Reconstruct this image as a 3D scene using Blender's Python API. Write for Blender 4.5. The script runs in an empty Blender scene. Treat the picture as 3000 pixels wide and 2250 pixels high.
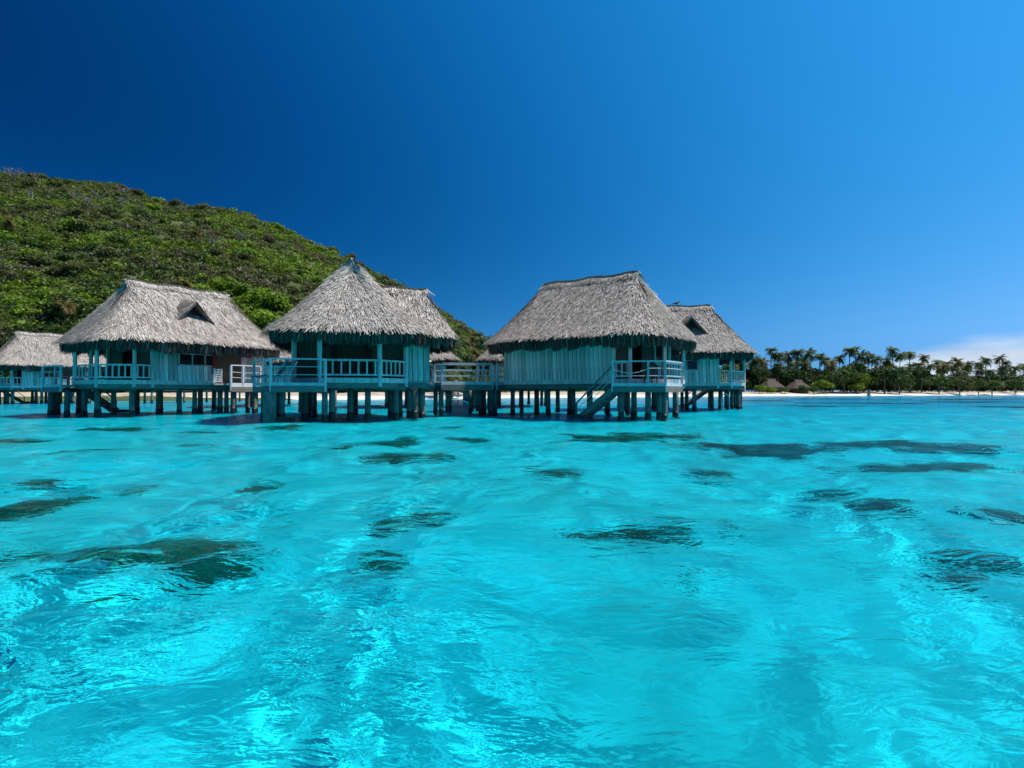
import bpy, math, random
import numpy as np
from mathutils import Vector, Matrix

SC = bpy.context.scene
COL = SC.collection
R = math.radians
random.seed(7)
RNG = np.random.default_rng(11)

# ------------------------------------------------------------------ camera
cam = bpy.data.cameras.new("camera")
cam_o = bpy.data.objects.new("camera", cam)
COL.objects.link(cam_o)
SC.camera = cam_o
cam.sensor_width = 36.0
cam.lens = 20.4
cam.clip_start = 0.05
cam.clip_end = 6000.0
cam_o.location = (0.0, 0.0, 1.45)
cam_o.rotation_euler = (R(90.74), 0.0, 0.0)

# ------------------------------------------------------------------ sun and sky
EXPOSURE = 0.5
SUN = Vector((0.46, 0.10, 0.88)).normalized()
sun = bpy.data.lights.new("sun", 'SUN')
sun.energy = 4.2
sun.angle = R(0.53)
sun.color = (1.0, 0.955, 0.89)
sun.cycles.is_caustics_light = True
sun_o = bpy.data.objects.new("sun", sun)
COL.objects.link(sun_o)
sun_o.rotation_euler = SUN.to_track_quat('Z', 'Y').to_euler()

world = bpy.data.worlds.new("World")
SC.world = world
world.use_nodes = True


def build_world():
    nt = world.node_tree
    N, L = nt.nodes, nt.links
    bg = N['Background']
    sky = N.new('ShaderNodeTexSky')
    sky.sky_type = 'NISHITA'
    sky.sun_disc = False
    sky.sun_elevation = math.asin(SUN.z)
    sky.sun_rotation = math.atan2(SUN.x, SUN.y)
    sky.altitude = 0
    sky.air_density = 1.0
    sky.dust_density = 0.15
    sky.ozone_density = 2.0
    tc = N.new('ShaderNodeTexCoord')

    def math_node(op, a=None, b=None):
        n = N.new('ShaderNodeMath')
        n.operation = op
        for i, v in enumerate((a, b)):
            if v is None:
                continue
            if isinstance(v, (int, float)):
                n.inputs[i].default_value = v
            else:
                L.new(v, n.inputs[i])
        return n.outputs[0]
    # a polarised sky: darkest ninety degrees away from the sun, the filter losing its hold towards the hazy horizon
    sep = N.new('ShaderNodeSeparateXYZ')
    L.new(tc.outputs['Generated'], sep.inputs[0])
    zc = math_node('MAXIMUM', sep.outputs['Z'], 0.0)
    dot = N.new('ShaderNodeVectorMath')
    dot.operation = 'DOT_PRODUCT'
    L.new(tc.outputs['Generated'], dot.inputs[0])
    dot.inputs[1].default_value = SUN
    c2 = math_node('MULTIPLY', dot.outputs['Value'], dot.outputs['Value'])
    p = math_node('DIVIDE', math_node('SUBTRACT', 1.0, c2), math_node('ADD', 1.0, c2))
    hz = math_node('EXPONENT', math_node('MULTIPLY', zc, -6.0))
    k = math_node('SUBTRACT', 0.856, math_node('MULTIPLY', hz, 0.385))
    pol = math_node('SUBTRACT', 1.0, math_node('MULTIPLY', p, k))
    rgb = N.new('ShaderNodeSeparateColor')
    L.new(sky.outputs[0], rgb.inputs[0])
    u = math_node('MULTIPLY', math_node('MULTIPLY', rgb.outputs[2], pol), 0.215)
    # film-like saturation of the blue: green and red fall off faster than blue
    hz2 = math_node('EXPONENT', math_node('MULTIPLY', zc, -8.0))
    g = math_node('MULTIPLY', math_node('POWER', u, 1.35), math_node('ADD', 0.42, math_node('MULTIPLY', hz2, 0.17)))
    r_ = math_node('MULTIPLY', math_node('POWER', u, 3.0), math_node('ADD', 0.05, math_node('MULTIPLY', hz2, 0.26)))
    cmb = N.new('ShaderNodeCombineColor')
    for q, v in enumerate((r_, g, u)):
        L.new(math_node('MULTIPLY', v, 1.0 / (0.15 * 2 ** EXPOSURE)), cmb.inputs[q])
    hs = cmb
    # low cloud bank
    mp = N.new('ShaderNodeMapping')
    mp.inputs['Scale'].default_value = (5.0, 5.0, 26.0)
    mp.inputs['Location'].default_value = (3.1, 0.4, 0.0)
    L.new(tc.outputs['Generated'], mp.inputs[0])
    nz = N.new('ShaderNodeTexNoise')
    nz.inputs['Scale'].default_value = 1.0
    nz.inputs['Detail'].default_value = 7.0
    nz.inputs['Roughness'].default_value = 0.52
    L.new(mp.outputs[0], nz.inputs['Vector'])
    cd = N.new('ShaderNodeVectorMath')
    cd.operation = 'DOT_PRODUCT'
    L.new(tc.outputs['Generated'], cd.inputs[0])
    az = R(47.0)
    cd.inputs[1].default_value = (math.sin(az), math.cos(az), 0.0)
    near = N.new('ShaderNodeMapRange')
    near.interpolation_type = 'SMOOTHSTEP'
    near.inputs['From Min'].default_value = 0.935
    near.inputs['From Max'].default_value = 0.990
    near.inputs['To Min'].default_value = 0.0
    near.inputs['To Max'].default_value = 0.071
    L.new(cd.outputs['Value'], near.inputs['Value'])
    # top of the bank in elevation, roughened by noise
    top = math_node('ADD', near.outputs[0], math_node('MULTIPLY', math_node('SUBTRACT', nz.outputs['Fac'], 0.5), 0.055))
    d = math_node('SUBTRACT', top, sep.outputs['Z'])
    cm = N.new('ShaderNodeMapRange')
    cm.interpolation_type = 'SMOOTHSTEP'
    cm.inputs['From Min'].default_value = -0.004
    cm.inputs['From Max'].default_value = 0.026
    cm.inputs['To Max'].default_value = 0.95
    L.new(d, cm.inputs['Value'])
    shade = N.new('ShaderNodeMapRange')
    shade.inputs['From Min'].default_value = 0.35
    shade.inputs['From Max'].default_value = 0.65
    shade.inputs['To Min'].default_value = 3.2
    shade.inputs['To Max'].default_value = 4.7
    L.new(nz.outputs['Fac'], shade.inputs['Value'])
    cc = N.new('ShaderNodeVectorMath')
    cc.operation = 'SCALE'
    cc.inputs[0].default_value = (0.72, 0.84, 1.0)
    L.new(shade.outputs[0], cc.inputs['Scale'])
    mix = N.new('ShaderNodeMix')
    mix.data_type = 'RGBA'
    L.new(cm.outputs[0], mix.inputs[0])
    L.new(hs.outputs[0], mix.inputs[6])
    L.new(cc.outputs[0], mix.inputs[7])
    L.new(mix.outputs[2], bg.inputs['Color'])
    bg.inputs['Strength'].default_value = 0.15


build_world()
VS = SC.view_settings
VS.view_transform = 'Standard'
VS.look = 'None'
VS.exposure = EXPOSURE
VS.gamma = 1.0
SC.render.engine = 'CYCLES'
CY = SC.cycles
CY.use_denoising = True
CY.max_bounces = 10
CY.diffuse_bounces = 3
CY.glossy_bounces = 4
CY.transmission_bounces = 6
CY.transparent_max_bounces = 8
CY.caustics_refractive = True
CY.caustics_reflective = False
CY.blur_glossy = 0.0
CY.sample_clamp_indirect = 6.0


# ------------------------------------------------------------------ helpers
def tag(o, label=None, cat=None, group=None, kind=None):
    if label:
        o['label'] = label
    if cat:
        o['category'] = cat
    if group:
        o['group'] = group
    if kind:
        o['kind'] = kind
    return o


def link(name, data, parent=None, loc=(0, 0, 0), rot=(0, 0, 0), scale=None):
    o = bpy.data.objects.new(name, data)
    COL.objects.link(o)
    o.location = loc
    o.rotation_euler = rot
    if scale is not None:
        o.scale = scale
    o.parent = parent
    return o


def empty(name, loc=(0, 0, 0), rz=0.0):
    o = link(name, None, None, loc, (0, 0, rz))
    o.empty_display_size = 0.3
    return o


def np_mesh(name, V, F, mats=(), smooth=False):
    """V (n,3) array, F (m,k) array of equal sized faces."""
    V = np.asarray(V, dtype=np.float32)
    F = np.asarray(F, dtype=np.int32)
    m = bpy.data.meshes.new(name)
    k = F.shape[1]
    m.vertices.add(len(V))
    m.vertices.foreach_set('co', V.ravel())
    m.loops.add(F.size)
    m.loops.foreach_set('vertex_index', F.ravel())
    m.polygons.add(len(F))
    m.polygons.foreach_set('loop_start', np.arange(0, F.size, k, dtype=np.int32))
    m.update(calc_edges=True)
    m.validate()
    if smooth:
        m.shade_smooth()
    for t in mats:
        m.materials.append(t)
    return m


class MB:
    """collects boxes and tubes into one mesh"""

    def __init__(self):
        self.v, self.f = [], []

    def add(self, vs, fs):
        b = len(self.v)
        self.v += [tuple(x) for x in vs]
        self.f += [tuple(b + i for i in q) for q in fs]
        return self

    def box(self, x0, x1, y0, y1, z0, z1):
        return self.add([(x0, y0, z0), (x1, y0, z0), (x1, y1, z0), (x0, y1, z0), (x0, y0, z1), (x1, y0, z1), (x1, y1, z1), (x0, y1, z1)],
                        [(3, 2, 1, 0), (4, 5, 6, 7), (0, 1, 5, 4), (1, 2, 6, 5), (2, 3, 7, 6), (3, 0, 4, 7)])

    def beam(self, a, b, w, h):
        """bar from a to b; w across (horizontal), h upright"""
        a, b = Vector(a), Vector(b)
        d = (b - a).normalized()
        up = Vector((0, 0, 1)) if abs(d.z) < 0.95 else Vector((1, 0, 0))
        s = d.cross(up).normalized() * w / 2
        t = s.cross(d).normalized() * h / 2
        q = [a - s - t, a + s - t, a + s + t, a - s + t, b - s - t, b + s - t, b + s + t, b - s + t]
        return self.add(q, [(0, 1, 2, 3), (7, 6, 5, 4), (0, 4, 5, 1), (1, 5, 6, 2), (2, 6, 7, 3), (3, 7, 4, 0)])

    def tube(self, pts, rad, n=8, cap=True):
        pts = [Vector(p) for p in pts]
        rads = rad if isinstance(rad, (list, tuple)) else [rad] * len(pts)
        rings = []
        for i, p in enumerate(pts):
            d = (pts[min(i + 1, len(pts) - 1)] - pts[max(i - 1, 0)]).normalized()
            ref = Vector((0, 0, 1)) if abs(d.z) < 0.9 else Vector((1, 0, 0))
            s = d.cross(ref).normalized()
            t = s.cross(d).normalized()
            rings.append([p + (s * math.cos(2 * math.pi * k / n) + t * math.sin(2 * math.pi * k / n)) * rads[i] for k in range(n)])
        vs = [q for r_ in rings for q in r_]
        fs = []
        for i in range(len(pts) - 1):
            for k in range(n):
                k2 = (k + 1) % n
                fs.append((i * n + k, (i + 1) * n + k, (i + 1) * n + k2, i * n + k2))
        if cap:
            fs.append(tuple(range(n)))
            fs.append(tuple((len(pts) - 1) * n + k for k in reversed(range(n))))
        return self.add(vs, fs)

    def prism(self, poly, z0, z1):
        n = len(poly)
        vs = [(p[0], p[1], z0) for p in poly] + [(p[0], p[1], z1) for p in poly]
        fs = [tuple(reversed(range(n))), tuple(range(n, 2 * n))]
        fs += [(i, (i + 1) % n, n + (i + 1) % n, n + i) for i in range(n)]
        return self.add(vs, fs)

    def mesh(self, name, mat, smooth=False):
        m = bpy.data.meshes.new(name)
        m.from_pydata(self.v, [], self.f)
        if smooth:
            m.shade_smooth()
        if mat:
            m.materials.append(mat)
        return m

    def build(self, name, mat, parent=None, smooth=False, **k):
        return link(name, self.mesh(name, mat, smooth), parent, **k)


_cache = {}


def bar(name, parent, a, b, w, h, mat):
    """a shared box mesh laid from a to b (both in the parent's space)"""
    a, b = Vector(a), Vector(b)
    d = b - a
    ln = round(d.length, 2)
    key = ('bar', ln, round(w, 3), round(h, 3), mat.name)
    if key not in _cache:
        _cache[key] = MB().box(0, ln, -w / 2, w / 2, -h / 2, h / 2).mesh(name, mat)
    o = link(name, _cache[key], parent, a)
    yaw = math.atan2(d.y, d.x)
    pitch = -math.atan2(d.z, math.hypot(d.x, d.y))
    o.rotation_euler = (0, pitch, yaw)
    return o


def stick(name, parent, x, y, z0, z1, w, mat, yaw=0.0, d=None):
    """a shared upright post"""
    d = d or w
    key = ('stick', round(z1 - z0, 2), round(w, 3), round(d, 3), mat.name)
    if key not in _cache:
        _cache[key] = MB().box(-w / 2, w / 2, -d / 2, d / 2, 0, round(z1 - z0, 2)).mesh(name, mat)
    return link(name, _cache[key], parent, (x, y, z0), (0, 0, yaw))


# ------------------------------------------------------------------ materials
def new_mat(name):
    m = bpy.data.materials.new(name)
    m.use_nodes = True
    nt = m.node_tree
    return m, nt.nodes, nt.links, nt.nodes['Principled BSDF']


def ramp(N, stops):
    r_ = N.new('ShaderNodeValToRGB')
    e = r_.color_ramp.elements
    while len(e) < len(stops):
        e.new(0.5)
    for q, (p, c) in zip(e, stops):
        q.position = p
        q.color = (c[0], c[1], c[2], 1)
    return r_


def plain(name, c, rough=0.7, noise=0.0, scale=3.0, stretch=(1, 1, 1), bump=0.0, per_object=0.0, metal=0.0, rand_island=0.0):
    m, N, L, b = new_mat(name)
    b.inputs['Roughness'].default_value = rough
    b.inputs['Metallic'].default_value = metal
    tc = N.new('ShaderNodeTexCoord')
    mp = N.new('ShaderNodeMapping')
    mp.inputs['Scale'].default_value = stretch
    L.new(tc.outputs['Object'], mp.inputs[0])
    nz = N.new('ShaderNodeTexNoise')
    nz.inputs['Scale'].default_value = scale
    nz.inputs['Detail'].default_value = 6
    L.new(mp.outputs[0], nz.inputs['Vector'])
    lo = [max(0, v * (1 - noise)) for v in c]
    hi = [min(1, v * (1 + noise)) for v in c]
    r_ = ramp(N, [(0.3, lo), (0.7, hi)])
    L.new(nz.outputs['Fac'], r_.inputs[0])
    col = r_.outputs[0]
    for amt, node, sock in ((per_object, 'ShaderNodeObjectInfo', 'Random'), (rand_island, 'ShaderNodeNewGeometry', 'Random Per Island')):
        if amt:
            oi = N.new(node)
            mr = N.new('ShaderNodeMapRange')
            mr.inputs['To Min'].default_value = 1 - amt
            mr.inputs['To Max'].default_value = 1 + amt
            L.new(oi.outputs[sock], mr.inputs[0])
            sc_ = N.new('ShaderNodeVectorMath')
            sc_.operation = 'SCALE'
            L.new(col, sc_.inputs[0])
            L.new(mr.outputs[0], sc_.inputs['Scale'])
            col = sc_.outputs[0]
    L.new(col, b.inputs['Base Color'])
    if bump:
        bp = N.new('ShaderNodeBump')
        bp.inputs['Strength'].default_value = bump
        bp.inputs['Distance'].default_value = 0.02
        L.new(nz.outputs['Fac'], bp.inputs['Height'])
        L.new(bp.outputs[0], b.inputs['Normal'])
    return m


def thatch_mat(name, stops):
    m, N, L, b = new_mat(name)
    b.inputs['Roughness'].default_value = 0.9
    b.inputs['Specular IOR Level'].default_value = 0.15
    g = N.new('ShaderNodeNewGeometry')
    r_ = ramp(N, stops)
    L.new(g.outputs['Random Per Island'], r_.inputs[0])
    tc = N.new('ShaderNodeTexCoord')
    nz = N.new('ShaderNodeTexNoise')
    nz.inputs['Scale'].default_value = 1.1
    nz.inputs['Detail'].default_value = 5
    L.new(tc.outputs['Object'], nz.inputs['Vector'])
    mr = N.new('ShaderNodeMapRange')
    mr.inputs['From Min'].default_value = 0.3
    mr.inputs['From Max'].default_value = 0.7
    mr.inputs['To Min'].default_value = 0.66
    mr.inputs['To Max'].default_value = 1.18
    nz2 = N.new('ShaderNodeTexNoise')
    nz2.inputs['Scale'].default_value = 5.0
    nz2.inputs['Detail'].default_value = 3
    L.new(tc.outputs['Object'], nz2.inputs['Vector'])
    av = N.new('ShaderNodeMath')
    av.operation = 'MULTIPLY_ADD'
    av.inputs[1].default_value = 0.5
    L.new(nz2.outputs['Fac'], av.inputs[0])
    hf = N.new('ShaderNodeMath')
    hf.operation = 'MULTIPLY'
    hf.inputs[1].default_value = 0.5
    L.new(nz.outputs['Fac'], hf.inputs[0])
    L.new(hf.outputs[0], av.inputs[2])
    oi = N.new('ShaderNodeObjectInfo')
    ag = N.new('ShaderNodeMath')
    ag.operation = 'MULTIPLY_ADD'
    ag.inputs[1].default_value = 0.10
    L.new(oi.outputs['Random'], ag.inputs[0])
    L.new(av.outputs[0], ag.inputs[2])
    L.new(ag.outputs[0], mr.inputs[0])
    s = N.new('ShaderNodeVectorMath')
    s.operation = 'SCALE'
    L.new(r_.outputs[0], s.inputs[0])
    L.new(mr.outputs[0], s.inputs['Scale'])
    L.new(s.outputs[0], b.inputs['Base Color'])
    return m


M = {}
M['thatch'] = thatch_mat('thatch', [(0.0, (0.12, 0.10, 0.085)), (0.18, (0.30, 0.26, 0.22)), (0.50, (0.50, 0.44, 0.375)), (0.88, (0.70, 0.63, 0.545)), (1.0, (0.46, 0.35, 0.25))])
M['fringe'] = thatch_mat('fringe', [(0.0, (0.03, 0.022, 0.018)), (0.4, (0.085, 0.062, 0.048)), (0.85, (0.19, 0.145, 0.115)), (1.0, (0.36, 0.30, 0.25))])  # brown leaf ends, darkened further: the shade under the eave is in this colour
M['thatch_base'] = plain('thatch_base', (0.13, 0.105, 0.085), 0.95, 0.3, 6.0)
M['thatch_hut'] = thatch_mat('thatch_hut', [(0.0, (0.10, 0.075, 0.06)), (0.5, (0.22, 0.17, 0.14)), (1.0, (0.30, 0.24, 0.20))])
M['wood'] = plain('painted_wood', (0.88, 0.66, 0.59), 0.75, 0.30, 2.2, (3, 3, 0.5), 0.15, per_object=0.14)
M['plank'] = plain('weathered_plank', (0.93, 0.64, 0.57), 0.8, 0.38, 2.6, (6, 6, 0.35), 0.2, per_object=0.36)
M['plank_back'] = plain('wall_core', (0.05, 0.05, 0.048), 0.9, 0.2)
M['brown'] = plain('brown_interior_wood', (0.16, 0.085, 0.05), 0.7, 0.3, 2.0, (6, 6, 0.4))
M['beam'] = plain('beam_wood', (0.21, 0.18, 0.15), 0.8, 0.25, 1.6, (1, 1, 3), 0.15, per_object=0.15)
M['rail'] = plain('rail_wood', (0.62, 0.62, 0.60), 0.7, 0.18, 3.0, (1, 1, 1), 0.1, per_object=0.08)
M['deck'] = plain('deck_wood', (0.42, 0.39, 0.36), 0.8, 0.2, 2.0, (1, 8, 1), 0.2)
M['concrete'] = plain('pile_concrete', (0.19, 0.155, 0.13), 0.85, 0.45, 2.2, (2, 2, 0.8), 0.25, per_object=0.18)
M['wet'] = plain('wet_algae', (0.022, 0.018, 0.015), 0.45, 0.5, 6.0)
M['rope'] = plain('white_rope', (0.75, 0.73, 0.68), 0.85)
M['dark'] = plain('dark_sling', (0.012, 0.014, 0.022), 0.7, 0.2)
M['cloth'] = plain('towel', (0.72, 0.70, 0.66), 0.9, 0.25, 9.0)
M['metal'] = plain('pale_metal', (0.45, 0.50, 0.53), 0.35, 0.1, metal=0.6)
M['white'] = plain('white_paint', (0.78, 0.77, 0.74), 0.6, 0.06)
M['red'] = plain('red_curtain', (0.33, 0.03, 0.03), 0.85, 0.2)
M['trunk'] = plain('bark', (0.17, 0.145, 0.115), 0.95, 0.3, 2.0, (2, 2, 1), 0.3)
M['pale_trunk'] = plain('pale_bark', (0.23, 0.205, 0.175), 0.95, 0.25, 2.0)


def glass_mat():
    m, N, L, b = new_mat('window_glass')
    b.inputs['Base Color'].default_value = (0.012, 0.015, 0.018, 1)
    b.inputs['Roughness'].default_value = 0.08
    return m


M['glass'] = glass_mat()


def leaf_mat(name, c, var=0.45, tint=False):
    m, N, L, b = new_mat(name)
    b.inputs['Roughness'].default_value = 0.55
    b.inputs['Specular IOR Level'].default_value = 0.25
    g = N.new('ShaderNodeNewGeometry')
    mr = N.new('ShaderNodeMapRange')
    mr.inputs['To Min'].default_value = 1 - var
    mr.inputs['To Max'].default_value = 1 + var
    L.new(g.outputs['Random Per Island'], mr.inputs[0])
    s = N.new('ShaderNodeVectorMath')
    s.operation = 'SCALE'
    if tint:
        at = N.new('ShaderNodeAttribute')
        at.attribute_name = 'tint'
        L.new(at.outputs['Color'], s.inputs[0])
    else:
        oi = N.new('ShaderNodeObjectInfo')
        mo = N.new('ShaderNodeMapRange')
        mo.inputs['To Min'].default_value = 0.72
        mo.inputs['To Max'].default_value = 1.25
        L.new(oi.outputs['Random'], mo.inputs[0])
        s0 = N.new('ShaderNodeVectorMath')
        s0.operation = 'SCALE'
        s0.inputs[0].default_value = c
        L.new(mo.outputs[0], s0.inputs['Scale'])
        L.new(s0.outputs[0], s.inputs[0])
    L.new(mr.outputs[0], s.inputs['Scale'])
    L.new(s.outputs[0], b.inputs['Base Color'])
    tr = N.new('ShaderNodeBsdfTranslucent')
    L.new(s.outputs[0], tr.inputs['Color'])
    mx = N.new('ShaderNodeMixShader')
    mx.inputs[0].default_value = 0.38
    L.new(b.outputs[0], mx.inputs[1])
    L.new(tr.outputs[0], mx.inputs[2])
    L.new(mx.outputs[0], N['Material Output'].inputs['Surface'])
    return m


LEAF = {
    'dark': (0.046, 0.084, 0.016),
    'mid': (0.072, 0.122, 0.018),
    'olive': (0.120, 0.138, 0.034),
    'lime': (0.165, 0.250, 0.016),
    'dry': (0.140, 0.118, 0.062),
}
for k_, c_ in LEAF.items():
    M['leaf_' + k_] = leaf_mat('leaf_' + k_, c_)
M['leaf_tint'] = leaf_mat('leaf_tint', (0, 0, 0), 0.28, True)
M['frond'] = leaf_mat('palm_frond', (0.092, 0.128, 0.028), 0.45)
M['frond_warm'] = leaf_mat('palm_frond_warm', (0.175, 0.140, 0.034), 0.5)


# ------------------------------------------------------------------ the ground under water and the beach
def fbm(x, y, seed, scale, octs=4):
    r_ = np.random.default_rng(seed)
    z = np.zeros_like(x)
    a, tot = 1.0, 0.0
    for o in range(octs):
        for k in range(4):
            th = r_.uniform(0, 2 * math.pi)
            kk = 2 * math.pi / scale * (2 ** o) * r_.uniform(0.75, 1.3)
            z = z + a * np.sin(kk * (x * math.cos(th) + y * math.sin(th)) + r_.uniform(0, 7))
        tot += a * 2.8
        a *= 0.55
    return z / tot


SHORE_A = np.array([-4.0, -0.88, -0.47, -0.118, 0.03, 0.235, 0.41, 0.60, 0.88, 1.3, 4.0])
SHORE_Y = np.array([70., 88., 99., 112., 134., 150., 186., 205., 238., 290., 300.])


def shore_d(x, y):
    """metres inland of the waterline (negative: out in the lagoon)"""
    yy = np.maximum(y, 0.5)
    s = np.interp(x / yy, SHORE_A, SHORE_Y)
    d = y - s - 2.0 * fbm(x, y, 5, 40.0, 3)
    return np.where(y < 20, -1000.0, d)


def ground_z(x, y):
    d = shore_d(x, y)
    deep = 1.75 + 0.28 * fbm(x, y, 21, 9.0, 4) + 1.2 * np.clip((y - 22) / 40, 0, 1) + 1.1 * np.clip((y - 40) / 50, 0, 1) * np.clip((x - 5) / 40, 0, 1)
    under = -np.minimum(deep, 0.13 * -d)
    return np.where(d < 0, under, np.minimum(1.45, 0.075 * d) + 0.06 * fbm(x, y, 8, 6.0, 3) * np.clip(d / 6, 0, 1))


def polar(rs, angs):
    r_, a = np.meshgrid(rs, angs, indexing='ij')
    n, m = r_.shape
    idx = np.arange(n * m).reshape(n, m)
    f = np.stack([idx[:-1, :-1], idx[:-1, 1:], idx[1:, 1:], idx[1:, :-1]], -1).reshape(-1, 4)
    return r_ * np.sin(a), r_ * np.cos(a), f


def angles(step, half, coarse):
    dense = np.arange(-half, half + 1e-6, step)
    rest = np.arange(half + coarse, 360 - half - 1e-6, coarse)
    return np.radians(np.concatenate([dense, rest, [360 - half]]))


def sand_mat():
    m, N, L, b = new_mat('sand')
    b.inputs['Roughness'].default_value = 1.0
    b.inputs['Specular IOR Level'].default_value = 0.1
    tc = N.new('ShaderNodeTexCoord')
    nz = N.new('ShaderNodeTexNoise')
    nz.inputs['Scale'].default_value = 0.5
    nz.inputs['Detail'].default_value = 8
    nz.inputs['Roughness'].default_value = 0.62
    L.new(tc.outputs['Object'], nz.inputs['Vector'])
    r_ = ramp(N, [(0.34, (0.66, 0.61, 0.53)), (0.50, (0.80, 0.75, 0.66)), (0.68, (0.90, 0.86, 0.78))])
    L.new(nz.outputs['Fac'], r_.inputs[0])
    sp = N.new('ShaderNodeSeparateXYZ')
    L.new(tc.outputs['Object'], sp.inputs[0])
    dry = N.new('ShaderNodeMapRange')
    dry.inputs['From Min'].default_value = 0.25
    dry.inputs['From Max'].default_value = 0.75
    L.new(sp.outputs['Z'], dry.inputs['Value'])
    r2 = ramp(N, [(0.35, (0.33, 0.26, 0.18)), (0.6, (0.50, 0.42, 0.32))])
    L.new(nz.outputs['Fac'], r2.inputs[0])
    mx = N.new('ShaderNodeMix')
    mx.data_type = 'RGBA'
    L.new(dry.outputs[0], mx.inputs[0])
    L.new(r_.outputs[0], mx.inputs[6])
    L.new(r2.outputs[0], mx.inputs[7])
    L.new(mx.outputs[2], b.inputs['Base Color'])
    return m


M['sand'] = sand_mat()
rs = np.concatenate([[0.05], np.geomspace(0.5, 60, 200), np.geomspace(61, 700, 150)])
X, Y, F = polar(rs, angles(0.6, 66, 4.0))
ground = link('sandy_ground', np_mesh('sandy_ground', np.stack([X, Y, ground_z(X, Y)], -1).reshape(-1, 3), F, [M['sand']], True))
tag(ground, 'pale sand of the lagoon floor rising into the beach', kind='structure')
ground.cycles.is_caustics_receiver = True


# ------------------------------------------------------------------ water
def water_mat():
    m = bpy.data.materials.new('lagoon_water')
    m.use_nodes = True
    N, L = m.node_tree.nodes, m.node_tree.links
    N.clear()
    out = N.new('ShaderNodeOutputMaterial')
    rf = N.new('ShaderNodeBsdfRefraction')
    rf.inputs['IOR'].default_value = 1.333
    rf.inputs['Roughness'].default_value = 0.0
    at = N.new('ShaderNodeAttribute')
    at.attribute_name = 'water_tint'
    L.new(at.outputs['Color'], rf.inputs['Color'])
    gl = N.new('ShaderNodeBsdfGlossy')
    gl.inputs['Roughness'].default_value = 0.04
    fr = N.new('ShaderNodeFresnel')
    fr.inputs['IOR'].default_value = 1.333
    mu = N.new('ShaderNodeMath')
    mu.operation = 'MULTIPLY'
    mu.inputs[1].default_value = 0.50
    mx = N.new('ShaderNodeMixShader')
    tc = N.new('ShaderNodeTexCoord')
    mp = N.new('ShaderNodeMapping')
    mp.inputs['Scale'].default_value = (1.0, 1.6, 1.0)
    L.new(tc.outputs['Object'], mp.inputs[0])
    prev = None
    for scl, stg, dst in ((0.9, 0.30, 0.11), (2.3, 0.56, 0.070), (7.5, 0.46, 0.018), (22.0, 0.25, 0.004)):
        nz = N.new('ShaderNodeTexNoise')
        nz.inputs['Scale'].default_value = scl
        nz.inputs['Detail'].default_value = 3
        nz.inputs['Distortion'].default_value = 0.8
        L.new(mp.outputs[0], nz.inputs['Vector'])
        bp = N.new('ShaderNodeBump')
        bp.inputs['Strength'].default_value = stg
        bp.inputs['Distance'].default_value = dst
        L.new(nz.outputs['Fac'], bp.inputs['Height'])
        if prev is not None:
            L.new(prev.outputs[0], bp.inputs['Normal'])
        prev = bp
    for n in (rf, gl, fr):
        L.new(bp.outputs[0], n.inputs['Normal'])
    L.new(fr.outputs[0], mu.inputs[0])
    L.new(mu.outputs[0], mx.inputs[0])
    L.new(rf.outputs[0], mx.inputs[1])
    L.new(gl.outputs[0], mx.inputs[2])
    L.new(mx.outputs[0], out.inputs['Surface'])
    return m


def waves(x, y, cell):
    r_ = np.random.default_rng(3)
    z = np.zeros_like(x)
    # warp so that crests are short and wander
    xw = x + 0.9 * fbm(x, y, 31, 7.0, 2)
    yw = y + 0.9 * fbm(x, y, 32, 7.0, 2)
    gust = 0.80 + 0.35 * fbm(x, y, 33, 14.0, 2)
    n = 64
    for i in range(n):
        lam = 0.50 * (9.0 / 0.50) ** (i / (n - 1.0))
        th = R(-72 + r_.normal() * 42)
        k = 2 * math.pi / lam
        amp = 0.0031 * lam ** 0.92 * r_.uniform(0.5, 1.4) * (1.08 if lam < 1.5 else 0.68)
        fade = np.clip((lam / cell - 2.2) / 2.5, 0, 1)
        ph = k * (xw * math.cos(th) + yw * math.sin(th)) + r_.uniform(0, 7)
        g = gust if lam < 1.3 else 0.95
        z += amp * fade * g * (np.sin(ph) + 0.18 * np.cos(2 * ph))
    return z


rs = [0.35]
while rs[-1] < 420:
    r0 = rs[-1]
    rs.append(r0 * (1.03 if r0 < 1.2 else 1.0075 if r0 < 8 else 1.006 if r0 < 40 else 1.012 if r0 < 60 else 1.03))
rs = np.array(rs)
ANG = angles(0.2, 56, 4.0)
X, Y, F = polar(rs, ANG)
cell = np.maximum(np.gradient(rs)[:, None], rs[:, None] * R(0.2)) * np.ones_like(X)
cell = np.where(np.abs((np.degrees(ANG) + 180) % 360 - 180)[None, :] > 56.5, rs[:, None] * R(4.0), cell)
Z = waves(X, Y, cell)
wm = np_mesh('water', np.stack([X, Y, Z], -1).reshape(-1, 3), F, [water_mat()], True)
depth = np.clip(-ground_z(X, Y), 0.02, 4.0).ravel()
ABS = np.array([1.18, 0.092, 0.020])
tint = np.exp(-1.12 * depth[:, None] * ABS[None, :])
att = wm.color_attributes.new('water_tint', 'FLOAT_COLOR', 'POINT')
att.data.foreach_set('color', np.concatenate([tint, np.ones((len(tint), 1))], 1).astype(np.float32).ravel())
water = tag(link('water', wm), 'clear turquoise lagoon water with small waves', kind='structure')
water.cycles.is_caustics_caster = True

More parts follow.
